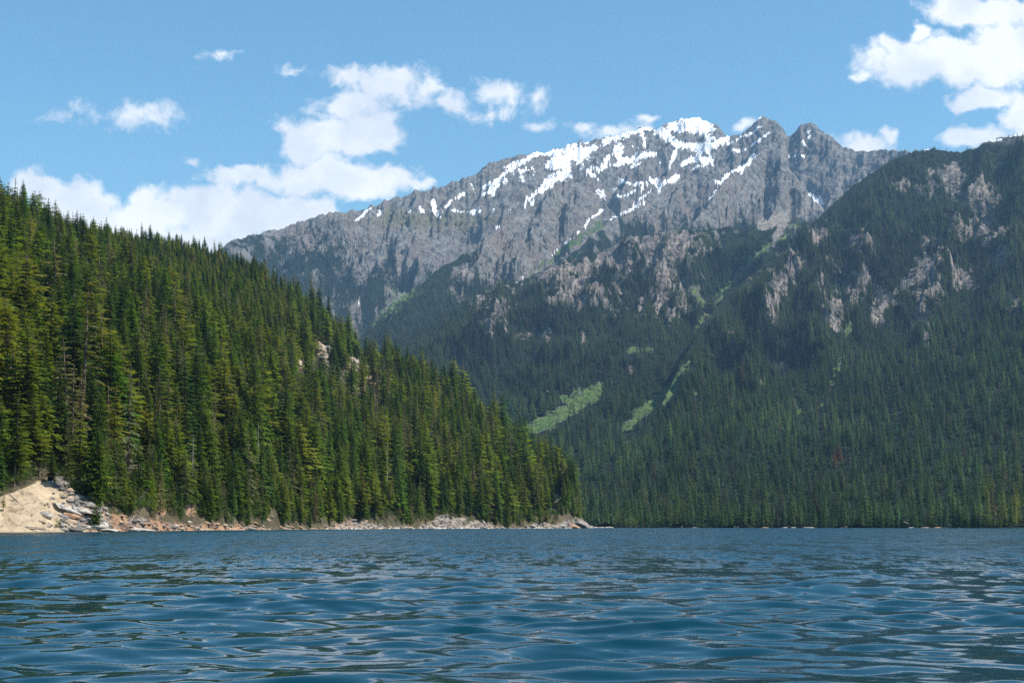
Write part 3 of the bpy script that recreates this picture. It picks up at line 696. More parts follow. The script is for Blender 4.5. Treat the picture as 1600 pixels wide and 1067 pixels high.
def make_tree(kind, vi, loc, h, rz, col, label, group, name, cat='tree', wide=1.0, trunk_mat=None):
    root = bpy.data.objects.new(name, None); COL.objects.link(root)
    root.location = loc; root.scale = (h * wide, h * wide, h); root.rotation_euler = (rr.uniform(-.02, .02), rr.uniform(-.02, .02), rz); root.empty_display_size = .1
    cm, tm = TM[(kind, vi)]
    c = bpy.data.objects.new('crown', cm); t = bpy.data.objects.new('trunk', tm)
    for o in (c, t): o.parent = root; COL.objects.link(o)
    c.color = (*col, 1)
    tag(root, label, cat, group)
    return root
LOOK = {'fir': 'full green fir', 'spruce': 'dark narrow spruce', 'pine': 'yellowish broad pine', 'thin': 'sparse greyish conifer'}
NAME = {'fir': 'fir_tree', 'spruce': 'spruce_tree', 'pine': 'pine_tree', 'thin': 'sparse_conifer'}
def zone(px, py, d):
    for lim, a in ((45, 'at the far left edge'), (95, 'above the sand bank'), (150, 'above the grey rock slab'), (215, 'above the small pinkish clearing'), (275, 'right of the pinkish clearing'), (340, 'above the first orange rocks'), (410, 'above the last orange rocks'),
                   (470, 'left of the vivid green tree'), (540, 'behind the vivid green tree'), (620, 'below the tan hillside outcrop'), (700, 'above the pale rubble slope'), (770, 'right of the pale rubble slope'), (830, 'near the low end of the hill'), (2000, 'on the wooded tip')):
        if px < lim: break
    b = 'at the shore' if d < 22 else 'near shore' if d < 60 else 'low on the hill' if py > 690 else 'halfway up' if py > 560 else 'high up'
    return f'{b} {a}'
ind = list(order[:NIND]); rest = list(order[NIND:])
by = {}
for i in ind:
    k = kinds[i]; sz = 'tall ' if H[i] > 26 else 'short ' if H[i] < 17 else ''
    by.setdefault((k, sz, zone(hpx[i], hpy[i], dsh[i])), []).append(i)
LOOK['spruce'] = 'dark spruce'
def zone2(px):
    for lim, a in ((95, 'on the sand bank'), (150, 'beside the grey rock slab'), (215, 'below the small pinkish clearing'), (275, 'right of the pinkish clearing'), (340, 'at the first orange rocks'), (410, 'at the last orange rocks'), (470, 'left of the vivid green tree'),
                   (540, 'right of the vivid green tree'), (620, 'at the first grey rubble'), (700, 'at the left end of pale rubble'), (770, 'at the right end of pale rubble'), (830, 'near the low end of the hill'), (2000, 'by the wooded tip')):
        if px < lim: return a
def name_set(items):
    """gives each thing of a kind its own label where its place can tell it apart"""
    d = {}
    for o, px, lab in items: d.setdefault(lab, []).append((px, o))
    for lab, L_ in d.items():
        L_.sort(key=lambda a: a[0]); n_ = len(L_)
        for j, (px, o) in enumerate(L_):
            o['label'] = (ORD[n_][j] if n_ < 4 else 'leftmost ' if j == 0 else 'rightmost ' if j == n_ - 1 else '') + lab
            o['group'] = lab + ' (several)' if n_ > 1 else o.get('group', lab)
ORD = {1: [''], 2: ['left of two: ', 'right of two: '], 3: ['left of three: ', 'middle of three: ', 'right of three: ']}
for (k, sz, zn), L_ in by.items():
    L_.sort(key=lambda i: hpx[i]); lab0 = f'{sz}{LOOK[k]} {zn}'
    for j, i in enumerate(L_):
        pre = ORD[len(L_)][j] if len(L_) < 4 else 'leftmost ' if j == 0 else 'rightmost ' if j == len(L_) - 1 else ''
        if len((pre + lab0).split()) > 16: pre = ''
        make_tree(k, rr.randrange(len(TREE[k])), (hx[i], hy[i], hz_[i]), H[i], rr.uniform(0, 6.28), pick_col(rr, k), pre + lab0, lab0 if len(L_) > 1 else 'conifers of the near hillside', NAME[k], wide=rr.uniform(.95, 1.4))

def hill_at(px, Y):
    z = float(hill_z(np.array([px]), np.array([Y]))[0]); return ((px - 800) / F * Y, Y, z)
def hill_find(px, py, y0=None):
    """the nearest point of the hillside that shows at a place in the picture"""
    ys = np.linspace(YS(px) - 2, YR(px), 1500); z = hill_z(np.full(1500, float(px)), ys)
    e = HZ - (z - CH) / ys * F
    i = np.argmax(e <= py) if np.any(e <= py) else int(np.argmin(e))
    return ((px - 800) / F * ys[i], ys[i], z[i])
# trees the photograph singles out against the sky
SKY = [(10, 296, 'tallest ragged spruce at the far left of the skyline against white cloud', 'spruce', 1.05), (30, 309, 'slim spruce just right of the tallest skyline tree', 'spruce', .85), (54, 322, 'broad tipped fir third along the left skyline', 'fir', .9),
       (223, 346, 'lone pointed spruce rising clear of the middle hill crest', 'spruce', 1.35), (258, 367, 'small spruce left of a pair on the crest below the lone spruce', 'spruce', .9),
       (264, 364, 'small spruce right of a pair on the crest below the lone spruce', 'spruce', .9), (325, 381, 'ragged fir on the crest beside the foot of the far ridge', 'fir', 1.1), (354, 388, 'dark full fir where the far ridge meets the wooded crest', 'fir', 1.25),
       (490, 452, 'tall dark fir standing out on the falling crest', 'fir', 1.2), (541, 492, 'tall spruce on the crest above the tan outcrop', 'spruce', 1.1), (625, 535, 'tall dark spruce on the crest right of the tan outcrop', 'spruce', 1.2), (668, 548, 'very thin bare tipped conifer on the lower crest', 'thin', 1.1),
       (830, 672, 'tall dark fir near the lower end of the crest', 'fir', 1.05), (108, 350, 'short spruce on the crest between left skyline trees and lone spruce', 'spruce', .8)]
for (px, pt, lab, k, hs) in SKY:
    Yc = float(YR(px)) - 8; loc = hill_at(px, Yc)
    top = CH + (HZ - pt) / F * Yc
    h = max(12., top - loc[2])
    make_tree(k, 0, loc, h, rr.uniform(0, 6), tuple(c * .8 for c in pick_col(rr, k)), lab, None, NAME[k], wide=.9 if h < 40 else .7)
# single trees seen at the shore
SHORE = [(5, 800, 28, 'pine', 'low bright pine bough leaning over the left sand bank', 1.3), (22, 758, 150, 'pine', 'golden green pine at the far left above the sand bank', 1.1), (62, 747, 120, 'pine', 'bushy yellow green pine on the upper rim of the sand bank', 1.15),
         (150, 824, 42, 'fir', 'small dark fir at the waterline right of the sand bank', 1.6), (200, 757, 190, 'thin', 'tall leaning conifer with thick brown trunk above the pinkish clearing', .9), (250, 809, 90, 'thin', 'slim straight trunked tree standing on the pale pink shore slope', .9),
         (107, 745, 100, 'thin', 'conifer with bare dark trunk behind the grey rock slab', .9), (205, 812, 60, 'pine', 'small leaning pine on two thin trunks by the water', 1.3), (720, 806, 45, 'thin', 'young conifer with thin dark trunk on the grey rubble', 1.2),
         (751, 811, 70, 'fir', 'dark fir with clear trunk on the grey rubble slope', 1.0), (692, 799, 75, 'fir', 'full fir just above the pale rubble slope', 1.1), (290, 800, 95, 'thin', 'conifer with bare curving lower limbs above orange rocks', 1.0), (390, 800, 130, 'thin', 'brownish dying conifer with bare lower trunk above orange rocks', 1.1)]
for (px, pb, hp, k, lab, wd) in SHORE:
    loc = hill_find(px, pb)
    make_tree(k, 1, loc, hp * loc[1] / F, rr.uniform(0, 6), pick_col(rr, k), lab, None, NAME[k], wide=wd)

# ------------------------------------------------------------------ massed forest
def forest(name, P3, S3, RZ, VAR, TC, variants, label, cat, mats=None):
    """one object: every tree of the mass is an instance of a few shapes stored in the object itself"""
    V = []; Fc = []; mi = []; src = []
    for k, ((cv, cf), (tv, tf)) in enumerate(variants):
        o = len(V); V += list(cv); Fc += [tuple(a + o for a in f) for f in cf]; mi += [0] * len(cf); src += [k + 1] * len(cv)
        o = len(V); V += list(tv); Fc += [tuple(a + o for a in f) for f in tf]; mi += [1] * len(tf); src += [k + 1] * len(tv)
    nsrc = len(V); n = len(P3)
    allv = np.concatenate([np.array(V, float), P3])
    me = bpy.data.meshes.new(name)
    me.vertices.add(len(allv)); me.vertices.foreach_set('co', allv.astype(np.float32).ravel())
    lt = np.array([len(f) for f in Fc], np.int32); ls = np.concatenate([[0], np.cumsum(lt)[:-1]]).astype(np.int32)
    me.loops.add(int(lt.sum())); me.loops.foreach_set('vertex_index', np.concatenate([np.array(f) for f in Fc]).astype(np.int32))
    me.polygons.add(len(Fc)); me.polygons.foreach_set('loop_start', ls); me.polygons.foreach_set('material_index', np.array(mi, np.int32))
    me.update(calc_edges=True)
    for m_ in (mats or (M_FOL_I, M_BARK)): me.materials.append(m_)
    def at(nm, ty, arr, key):
        a = me.attributes.new(nm, ty, 'POINT'); a.data.foreach_set(key, arr)
    at('src', 'INT', np.concatenate([np.array(src), np.zeros(n)]).astype(np.int32), 'value')
    at('var', 'INT', np.concatenate([np.full(nsrc, -1), VAR + 1]).astype(np.int32), 'value')
    at('scl', 'FLOAT_VECTOR', np.concatenate([np.ones((nsrc, 3)), S3]).astype(np.float32).ravel(), 'vector')
    rot = np.zeros((n, 3)); rot[:, 2] = RZ; rot[:, 0] = rng.normal(0, .02, n); rot[:, 1] = rng.normal(0, .02, n)
    at('rot', 'FLOAT_VECTOR', np.concatenate([np.zeros((nsrc, 3)), rot]).astype(np.float32).ravel(), 'vector')
    at('tcol', 'FLOAT_VECTOR', np.concatenate([np.zeros((nsrc, 3)), TC]).astype(np.float32).ravel(), 'vector')
    ob = bpy.data.objects.new(name, me); COL.objects.link(ob)
    ng = bpy.data.node_groups.new(name, 'GeometryNodeTree')
    ng.interface.new_socket('Geometry', in_out='INPUT', socket_type='NodeSocketGeometry'); ng.interface.new_socket('Geometry', in_out='OUTPUT', socket_type='NodeSocketGeometry')
    N, Lk = ng.nodes, ng.links
    gi, go = N.new('NodeGroupInput'), N.new('NodeGroupOutput')
    def named(nm, ty):
        a = N.new('GeometryNodeInputNamedAttribute'); a.data_type = ty; a.inputs[0].default_value = nm; return a.outputs[0]
    def eq(a, v):
        c = N.new('FunctionNodeCompare'); c.data_type = 'INT'; c.operation = 'EQUAL'; Lk.new(a, c.inputs[2]); c.inputs[3].default_value = v; return c.outputs[0]
    s_, v_, sc_, ro_ = named('src', 'INT'), named('var', 'INT'), named('scl', 'FLOAT_VECTOR'), named('rot', 'FLOAT_VECTOR')
    def sepg(k):
        s = N.new('GeometryNodeSeparateGeometry'); s.domain = 'POINT'; Lk.new(gi.outputs[0], s.inputs[0]); Lk.new(eq(s_, k), s.inputs[1]); return s.outputs[0]
    pts = sepg(0); jn = N.new('GeometryNodeJoinGeometry')
    for k in range(len(variants)):
        ip = N.new('GeometryNodeInstanceOnPoints'); Lk.new(pts, ip.inputs['Points']); Lk.new(eq(v_, k + 1), ip.inputs['Selection'])
        Lk.new(sepg(k + 1), ip.inputs['Instance']); Lk.new(ro_, ip.inputs['Rotation']); Lk.new(sc_, ip.inputs['Scale'])
        Lk.new(ip.outputs[0], jn.inputs[0])
    Lk.new(jn.outputs[0], go.inputs[0])
    md = ob.modifiers.new('scatter', 'NODES'); md.node_group = ng
    tag(ob, label, cat, kind='stuff')
    return ob
r_ = np.array(rest)
flat = [TREE[k][i] for (k, i) in KINDS]
first = {}
for j, (k, i) in enumerate(KINDS): first.setdefault(k, []).append(j)
VAR = np.array([rr.choice(first[kinds[i]]) for i in rest]); TC = np.array([pick_col(rr, kinds[i]) for i in rest])
# crowns are a little more yellow high on the hill where pines take over
wd = rng.uniform(.95, 1.45, len(r_))
forest('hillside_forest', np.stack([hx[r_], hy[r_], hz_[r_]], 1), np.stack([H[r_] * wd, H[r_] * wd, H[r_]], 1), rng.uniform(0, 6.28, len(r_)), VAR, TC, flat,
       'dense green conifer forest covering the near hill on the left', 'forest')

# far slopes
FARV = [conifer(60 + i, 18, 6, .175, 2, .02, .5, .8, .10, .35, 0, 4) for i in range(4)] + [conifer(70 + i, 18, 6, .135, 2, .02, .5, .75, .1, .35, 0, 4) for i in range(2)]
MIDV = [conifer(80 + i, 28, 6, .165, 3, .05, .5, .8, .12, .35, 2, 4) for i in range(4)]
def far_spots(L, n_try, hgt, dens=1.0):
    C, py, Yg, X, Z, T, fo = (L[k] for k in ('C', 'py', 'Y', 'X', 'Z', 'T', 'forest'))
    a = C[:-1, 1:] - C[:-1, :-1]; b = py[:-1, :-1] - py[1:, :-1]
    area = np.clip(a * np.maximum(b, .35), 0, None)
    wpx = .16 * hgt * F / Yg[:-1, :-1]; hpx_ = hgt * F / Yg[:-1, :-1]
    f = np.clip((fo[:-1, :-1] - .15) * 1.6, 0.13 if L['name'] in ('forest_mountain', 'cliff_ridge_mountain') else 0, 1)
    inview = ((C[:-1, :-1] > -60) & (C[:-1, :-1] < 1680) & (T[:-1, :-1] < 1.0)) * 1.0
    w_ = area * f * inview / (wpx * 1.4 * hpx_ * .30) * dens
    w_ = np.where(Z[:-1, :-1] > .8, w_, 0)
    cnt = rng.poisson(w_)
    ri, ci = np.nonzero(cnt); rep = cnt[ri, ci]
    ri, ci = np.repeat(ri, rep), np.repeat(ci, rep)
    fr, fc = rng.random(len(ri)), rng.random(len(ri))
    def bil(A): return (A[ri, ci] * (1 - fr) + A[ri + 1, ci] * fr) * (1 - fc) + (A[ri, ci + 1] * (1 - fr) + A[ri + 1, ci + 1] * fr) * fc
    p = np.stack([bil(X), bil(Yg), bil(Z) - .4], 1)
    cx_, cy_ = bil(C), bil(py); hp = hgt * F / p[:, 1]
    drop = np.zeros(len(p), bool)
    for q, pr in ((.35, .84), (.75, .72)):
        gm = np.maximum(linef(cx_, cy_ - q * hp, GREEN, True, 1.5), linef(cx_, cy_ - q * hp, SCREE, True, 1.5))
        drop |= (gm > .1) & (rng.random(len(p)) < pr)
    keep_ = ~drop
    return p[keep_], cx_[keep_], cy_[keep_], bil(T)[keep_]
def far_cols(p, cpx, cpy, kind='far'):
    n = len(p)
    base = np.array([[.030, .070, .024], [.040, .082, .022], [.022, .058, .026], [.056, .092, .024]])[rng.integers(0, 4, n)]
    patch = fbm(p[:, 0] / 180, p[:, 1] / 260, 3)
    base = base * (1.08 + .3 * sstep(cpy, 560, 720))[:, None] * np.array([1.0, .86, 1.05])
    k = 1.5 * (1 + .6 * patch + .5 * fbm(p[:, 0] / 600, p[:, 1] / 500, 2) + rng.normal(0, .20, n)).clip(.4, 1.6)[:, None]
    c = base * k
    red = (blob(cpx, cpy, 1315, 725, 26, 14) > .2) & (rng.random(n) < .5) | (blob(cpx, cpy, 1165, 595, 16, 12) > .2) & (rng.random(n) < .4)
    c[red] = np.array([.16, .075, .045])
    grey = rng.random(n) < .05; c[grey] = np.array([.10, .09, .07])
    near = ((cpx > 1530) & (cpy > 752)); c[near] = c[near] * np.array([1.5, 1.2, .8])
    return c
PP, SS, VV, CC = [], [], [], []
NP, NS, NV, NC = [], [], [], []
for L, hgt, dens in ((L_A, 28, 1.15), (L_B, 28, 1.15), (L_C, 26, .8), (L_E, 22, .55), (L_D, 22, .6), (L_D2, 22, .6), (L_D3, 18, .6)):
    p, cpx, cpy, cT = far_spots(L, 0, hgt, dens)
    h = np.clip(rng.normal(hgt, hgt * .24, len(p)), hgt * .45, hgt * 1.7) * (.70 + .30 * sstep(p[:, 1], 1500, 2400)) * np.where(cT > .95, .45, 1)
    fo_h = 1.0
    c = far_cols(p, cpx, cpy)
    wd = rng.uniform(1.05, 1.6, len(p))
    nr = p[:, 1] < 3000
    s3 = np.stack([h * wd, h * wd, h], 1)
    PP.append(p[~nr]); SS.append(s3[~nr]); CC.append(c[~nr]); NP.append(p[nr]); NS.append(s3[nr]); NC.append(c[nr])
    print('far trees', L['name'], len(p), nr.sum())
# the row along the far shore
cp = np.arange(925, 1680, 2.6); n = len(cp)
cp = cp + rng.normal(0, 1.5, n)
base_y = np.interp(cp, [850, 1300, 1560, 1950], [1190, 1080, 950, 880])
yy = base_y + np.abs(rng.normal(6, 8, n)) + 6
def lay_z(L, px, Y):
    C, Yg, Z = L['C'], L['Y'], L['Z']
    ci = np.clip(np.searchsorted(C[0], px), 0, C.shape[1] - 1)
    return np.array([np.interp(y, Yg[:, c], Z[:, c]) for y, c in zip(Y, ci)])
def shore_z(px, Y): return np.maximum(lay_z(L_A, px, Y), lay_z(L_B, px, Y))
zz = shore_z(cp, yy)
h = np.clip(rng.normal(14, 5, n), 5, 26)
p = np.stack([(cp - 800) / F * yy, yy, zz - .3], 1); c = far_cols(p, cp, np.full(n, 800.))
NP.append(p); NS.append(np.stack([h, h, h], 1)); NC.append(c)
def cat_(a): return np.concatenate(a)
P_, S_, C_ = cat_(PP), cat_(SS), cat_(CC); n = len(P_)
forest('mountain_forest', P_, S_, rng.uniform(0, 6.28, n), rng.integers(0, len(FARV), n), C_, FARV, 'dark blue green conifer forest over the far mountain slopes', 'forest')
P_, S_, C_ = cat_(NP), cat_(NS), cat_(NC); n = len(P_)
forest('far_shore_forest', P_, S_, rng.uniform(0, 6.28, n), rng.integers(0, len(MIDV), n), C_, MIDV, 'dark conifer forest on the low ground along the far shore', 'forest')

# ------------------------------------------------------------------ dead trees, logs, shrubs, boulders
SN = [raw_mesh('snag_trunk', *snag(90 + i), [M_DEAD], smooth=False) for i in range(3)]
for (px, pb, hp, lean, lab) in [(145, 690, 95, .1, 'thin grey dead tree poking through the firs above the slab'), (212, 790, 36, .7, 'bleached dead trunk leaning right across the shore trees'), (143, 832, 14, .1, 'short grey dead stem standing at the waterline by the sand bank'),
                               (300, 770, 90, .05, 'grey dead tree with curved bare limbs left of orange rocks'), (402, 770, 110, .04, 'tall grey brown dead tree above the orange rocks'), (487, 620, 60, .03, 'grey dead tree below the narrow tan outcrop'),
                               (605, 780, 90, .03, 'dead grey tree amid dark firs above the grey rubble'), (668, 600, 50, .0, 'bare dead pole on the lower crest of the hill'), (440, 690, 80, .05, 'pale dead tree in the middle of the hillside')]:
    loc = hill_find(px, min(pb, 828)); h = hp * loc[1] / F
    o = bpy.data.objects.new('dead_tree', SN[rr.randrange(3)]); COL.objects.link(o)
    o.location = loc; o.scale = (h * 1.1, h * 1.1, h); o.rotation_euler = (0, lean, rr.uniform(0, .3)); tag(o, lab, 'dead tree')

def log_mesh(seed):
    r = random.Random(seed); V = []; Fc = []; seg = 7; n = 6
    for i in range(n):
        t = i / (n - 1); q = .035 * (1 - .55 * t)
        for k in range(seg):
            a = 6.283 * k / seg; V.append((t - .5, q * math.cos(a) + .02 * math.sin(t * 3 + seed), q * math.sin(a) * r.uniform(.85, 1.15)))
    for i in range(n - 1):
        for k in range(seg): Fc.append((i * seg + k, i * seg + (k + 1) % seg, (i + 1) * seg + (k + 1) % seg, (i + 1) * seg + k))
    Fc.append(tuple(range(seg))[::-1]); Fc.append(tuple(range((n - 1) * seg, n * seg)))
    for _ in range(4):
        t = r.uniform(-.2, .4); a = r.uniform(0, 3.14); L = r.uniform(.06, .16); i = len(V)
        V += [(t, .01, 0), (t + .02, -.01, 0), (t + .01, 0, .015), (t + L * .5, L * math.cos(a), L * math.sin(a))]; Fc += [(i, i + 1, i + 3), (i + 1, i + 2, i + 3), (i + 2, i, i + 3)]
    return raw_mesh('log', V, Fc, [M_DEAD])
LG = [log_mesh(i) for i in range(4)]
for (px, py, ln, rz, tilt, lab) in [(26, 786, 4.5, .2, .75, 'dark fallen branch lying down the upper sand bank'), (48, 829, 6, .05, 0, 'grey driftwood log at the foot of the sand bank'), (40, 827, 4.5, .2, .05, 'shorter driftwood log behind the one under the sand bank'),
                                (62, 830, 3.5, -.15, .02, 'small driftwood pole at the right end of the sand bank logs'), (120, 768, 6, .3, .5, 'grey weathered log on top of the rock slab'), (135, 784, 5, -.3, .6, 'pale log sliding down the rock slab'),
                                (180, 745, 7, .2, .45, 'grey fallen trunk beside the pinkish clearing'), (188, 738, 5, .35, .5, 'upper grey fallen trunk beside the pinkish clearing'), (175, 815, 5, .2, .7, 'dark log lying down to the water by the small fir'),
                                (120, 824, 5, -.1, .05, 'driftwood log left of the small dark fir'), (268, 745, 6, .1, .35, 'pale fallen trunk among firs above the pink slope'), (1425, 0, 14, .2, .35, 'pale fallen trunk on the reddish bank of the far right shore')]:
    if py: loc = hill_find(px, py)
    else: y = float(np.interp(px, [1300, 1560], [1080, 950])) + 8; loc = ((px - 800) / F * y, y, float(shore_z(np.array([px]), np.array([y]))[0]) + 2)
    o = bpy.data.objects.new('fallen_log', LG[rr.randrange(4)]); COL.objects.link(o)
    o.location = (loc[0], loc[1], max(loc[2], .05) + .12); o.scale = (ln, ln * .9, ln * .9); o.rotation_euler = (rr.uniform(0, 6), tilt, rz); tag(o, lab, 'log')

BU = [bushy(200 + i) for i in range(4)]
BM = [(raw_mesh('foliage', *b[0], [M_FOL_O]), raw_mesh('stem', *b[1], [M_BARK])) for b in BU]
def shrub(loc, h, col, lab, group=None, wide=1.0, name='shrub', cat='shrub'):
    i = rr.randrange(4); root = bpy.data.objects.new(name, None); COL.objects.link(root); root.location = loc; root.scale = (h * wide, h * wide, h); root.rotation_euler = (0, 0, rr.uniform(0, 6)); root.empty_display_size = .1
    for nm, me in (('foliage', BM[i][0]), ('stem', BM[i][1])):
        o = bpy.data.objects.new(nm, me); o.parent = root; COL.objects.link(o); o.color = (*col, 1)
    tag(root, lab, cat, group); return root
SHR = []
for (px, pb, hp, wd_, col, lab) in [(90, 826, 13, 1.1, (.11, .17, .02), 'bright green low shrub near the foot of the sand bank'), (50, 808, 7, 1, (.10, .15, .02), 'tiny green tuft halfway down the sand bank'), (82, 748, 18, 1.1, (.15, .19, .02), 'lime green shrub on the rim left of the rock slab'),
                               (567, 806, 28, .9, (.13, .17, .03), 'light green leafy tree at the grey rubble shore'), (487, 800, 44, .7, (.10, .20, .02), 'vivid green leafy tree in front of dark firs'), (666, 820, 20, 1.3, (.10, .12, .04), 'olive shrub at the waterline left of the pale rubble slope'),
                               (642, 820, 17, 1.2, (.09, .11, .03), 'olive shrub left of another at the pale rubble slope'), (790, 820, 34, 1.0, (.07, .13, .02), 'round green leafy tree right of the grey rubble slope'), (813, 820, 24, 1.0, (.08, .13, .025), 'green shrub touching the round leafy tree on its right'),
                               (470, 822, 16, 1.1, (.08, .12, .025), 'green shrub between orange rock slabs at the water'), (404, 824, 12, 1.2, (.10, .13, .05), 'grey green shrub low on the orange rocks'), (590, 822, 14, 1.0, (.10, .14, .03), 'small green shrub low on the grey rubble'),
                               (345, 816, 16, 1.2, (.08, .10, .03), 'dark olive shrub over orange rocks'), (858, 812, 16, 1.1, (.08, .12, .03), 'green shrub beside the rocky tip'), (894, 808, 12, 1.2, (.16, .15, .06), 'straw coloured shrub on the rocky tip')]:
    loc = hill_find(px, min(pb, 826)); shrub(loc, hp * loc[1] / F, col, lab, wide=wd_)
for i in range(34):
    px = rr.uniform(130, 905); d = rr.uniform(3, 16); loc = hill_at(px, float(YS(px)) + d)
    if loc[2] < .6: continue
    h_ = rr.uniform(1.5, 4.5); sz_ = 'small' if h_ < 2.5 else 'rounded' if h_ < 3.6 else 'tall'
    SHR.append((shrub(loc, h_, (rr.uniform(.05, .09), rr.uniform(.08, .13), .025), 'x', 'green shrubs along the left shore', wide=rr.uniform(1, 1.5)), px, f'{sz_} green shore shrub {zone2(px)}'))
name_set(SHR)
for (px, lab) in [(962, 'pale green leafy tree by the low rocks on the far shore'), (985, 'rounded grey green tree on the far shore right of low rocks'), (1550, 'yellow green leafy tree at the right end of the far shore')]:
    y = float(np.interp(px, [850, 1300, 1560], [1190, 1080, 950])) + 4
    shrub(((px - 800) / F * y, y, float(shore_z(np.array([px]), np.array([y]))[0])), 11, (.10, .14, .05), lab, wide=1.1, name='leafy_tree', cat='tree')

nu = 2600
upx = rng.uniform(-60, 912, nu); ud = rng.gamma(1.6, 14, nu) + 2.5; uy = YS(upx) + ud; uz = hill_z(upx, uy); upy = HZ - (uz - CH) / uy * F
bar = np.clip((upy - BARE(upx)) / 14, -1, 1)
ok = (uz > .9) & (outcrop(upx, upy) < -.1) & (rng.random(nu) > .25 + .62 * (bar > -.1)) & ~((upx < 135) & (upy > BARE(upx) - 3))
upx, uy, uz = upx[ok], uy[ok], uz[ok]; n = len(upx); uh = rng.uniform(1.2, 4.2, n)
uc = np.array([[.06, .11, .02], [.09, .14, .03], [.05, .09, .02], [.10, .12, .04]])[rng.integers(0, 4, n)] * rng.uniform(.7, 1.2, (n, 1))
forest('undergrowth', np.stack([(upx - 800) / F * uy, uy, uz], 1), np.stack([uh * 1.5, uh * 1.5, uh], 1), rng.uniform(0, 6, n), rng.integers(0, 4, n), uc, BU, 'low green brush between the shore trees', 'undergrowth')

def rock_mesh(seed, flat_=.65):
    import bmesh
    from mathutils import noise, Vector
    bm = bmesh.new(); bmesh.ops.create_icosphere(bm, subdivisions=2, radius=1)
    off = Vector((seed * 3.1, seed * 1.7, 0))
    for v in bm.verts:
        n = noise.noise(v.co * .9 + off) * .55 + noise.noise(v.co * 2.3 + off) * .25
        v.co *= 1 + n
        for ax in (Vector((.6, .3, .74)), Vector((-.7, .2, .68)), Vector((.1, -.9, .4)), Vector((.2, .8, .56))):
            dd = v.co.dot(ax) - .72
            if dd > 0: v.co -= ax * dd * .85
        v.co.z *= flat_
    me = bpy.data.meshes.new('boulder'); bm.to_mesh(me); bm.free(); return me
RK = []
for i in range(4):
    for m in (M_ROCKS, M_ROCKO, M_ROCKW):
        me = rock_mesh(i + 1 + .3 * len(RK)); me.materials.append(m); RK.append(me)
def boulder(loc, s, mi, lab, group=None, name='boulder', cat='rock', rz=None, sc3=(1, 1, 1), tilt=0):
    o = bpy.data.objects.new(name, RK[rr.randrange(4) * 3 + mi]); COL.objects.link(o)
    o.location = loc; o.scale = tuple(s * a for a in sc3); o.rotation_euler = (0, tilt, rr.uniform(0, 6) if rz is None else rz); tag(o, lab, cat, group); return o
BLD = []
for (px, pb, s, mi, sc3, tilt, lab) in [(905, 817, 6.5, 0, (1.6, 1, .7), .45, 'large brown grey rock slab at the tip of the wooded point'), (915, 822, 3.5, 2, (1.8, 1, .35), .1, 'low pale rock at the very end of the point'), (893, 822, 4, 1, (1.5, 1, .6), .2, 'ochre rock left of the tip slab'),
                                  (100, 757, 2.4, 0, (1.8, 1, .6), .5, 'grey lichen streaked slab crest above the sand bank'), (120, 768, 2.2, 0, (1.8, 1, .7), .5, 'grey slab block in the middle of the outcrop above the sand'), (112, 765, 1.6, 2, (1.5, 1, .6), .4, 'white patched rock on the grey outcrop'),
                                  (105, 797, 1.8, 2, (2.0, 1, .55), .4, 'cream boulder under the grey outcrop'), (115, 810, 1.7, 1, (1.5, 1, .7), .3, 'orange boulder below the cream one'), (130, 800, 1.9, 2, (1.6, 1, .6), .3, 'white boulder right of the orange one'),
                                  (160, 829, 1.9, 2, (2.4, 1, .4), .05, 'long pale rock at the waterline under the small fir'), (210, 827, 2.2, 2, (2.6, 1, .35), .1, 'long pale ledge at the waterline right of the small fir'), (140, 792, 1.8, 0, (1.3, 1, .8), .2, 'dark grey block at the low end of the outcrop')]:
    loc = hill_find(px, min(pb, 829)); boulder((loc[0], loc[1], loc[2] + .1), s, mi, lab, rz=0, sc3=sc3, tilt=tilt)
for i in range(70):
    px = 150 + 755 * (i + rr.random()) / 70; d = rr.uniform(-.5, 3.5); loc = hill_at(px, float(YS(px)) + d + 1.5)
    if loc[2] < -.4: continue
    Yk = loc[1]; s = rr.uniform(.3, .8) * (1 + Yk / 900)
    mi = rr.choice([1, 1, 0, 2]) if px < 520 else rr.choice([0, 0, 2, 0])
    a = ['grey', 'rusty ochre', 'pale'][mi]
    BLD.append((boulder((loc[0], loc[1], max(loc[2] - .12, 0.0)), s, mi, 'x', 'boulders along the left waterline', sc3=(rr.uniform(1, 2), 1, rr.uniform(.5, .9)), rz=rr.uniform(-.5, .5), tilt=rr.uniform(0, .5)), px, f'{a} waterline boulder {zone2(px)}'))
name_set(BLD)
for (px, py, s) in [(506, 512, 5), (512, 525, 5), (520, 540, 6), (545, 530, 5), (556, 547, 5), (570, 558, 6), (578, 565, 5), (572, 580, 5), (567, 592, 4), (500, 540, 4), (470, 558, 3), (563, 552, 4)]:
    loc = hill_find(px, py + 20); boulder((loc[0], loc[1], loc[2] + .2), s * .8, 1 if rr.random() < .35 else 2, ('upper left' if px < 515 and py < 530 else 'lower left' if px < 530 else 'crest' if px < 560 else 'right hand') + ' tan rock block of the outcrop high on the wooded hill', 'tan rock blocks of the hillside outcrop', sc3=(1, 1, 1.2))
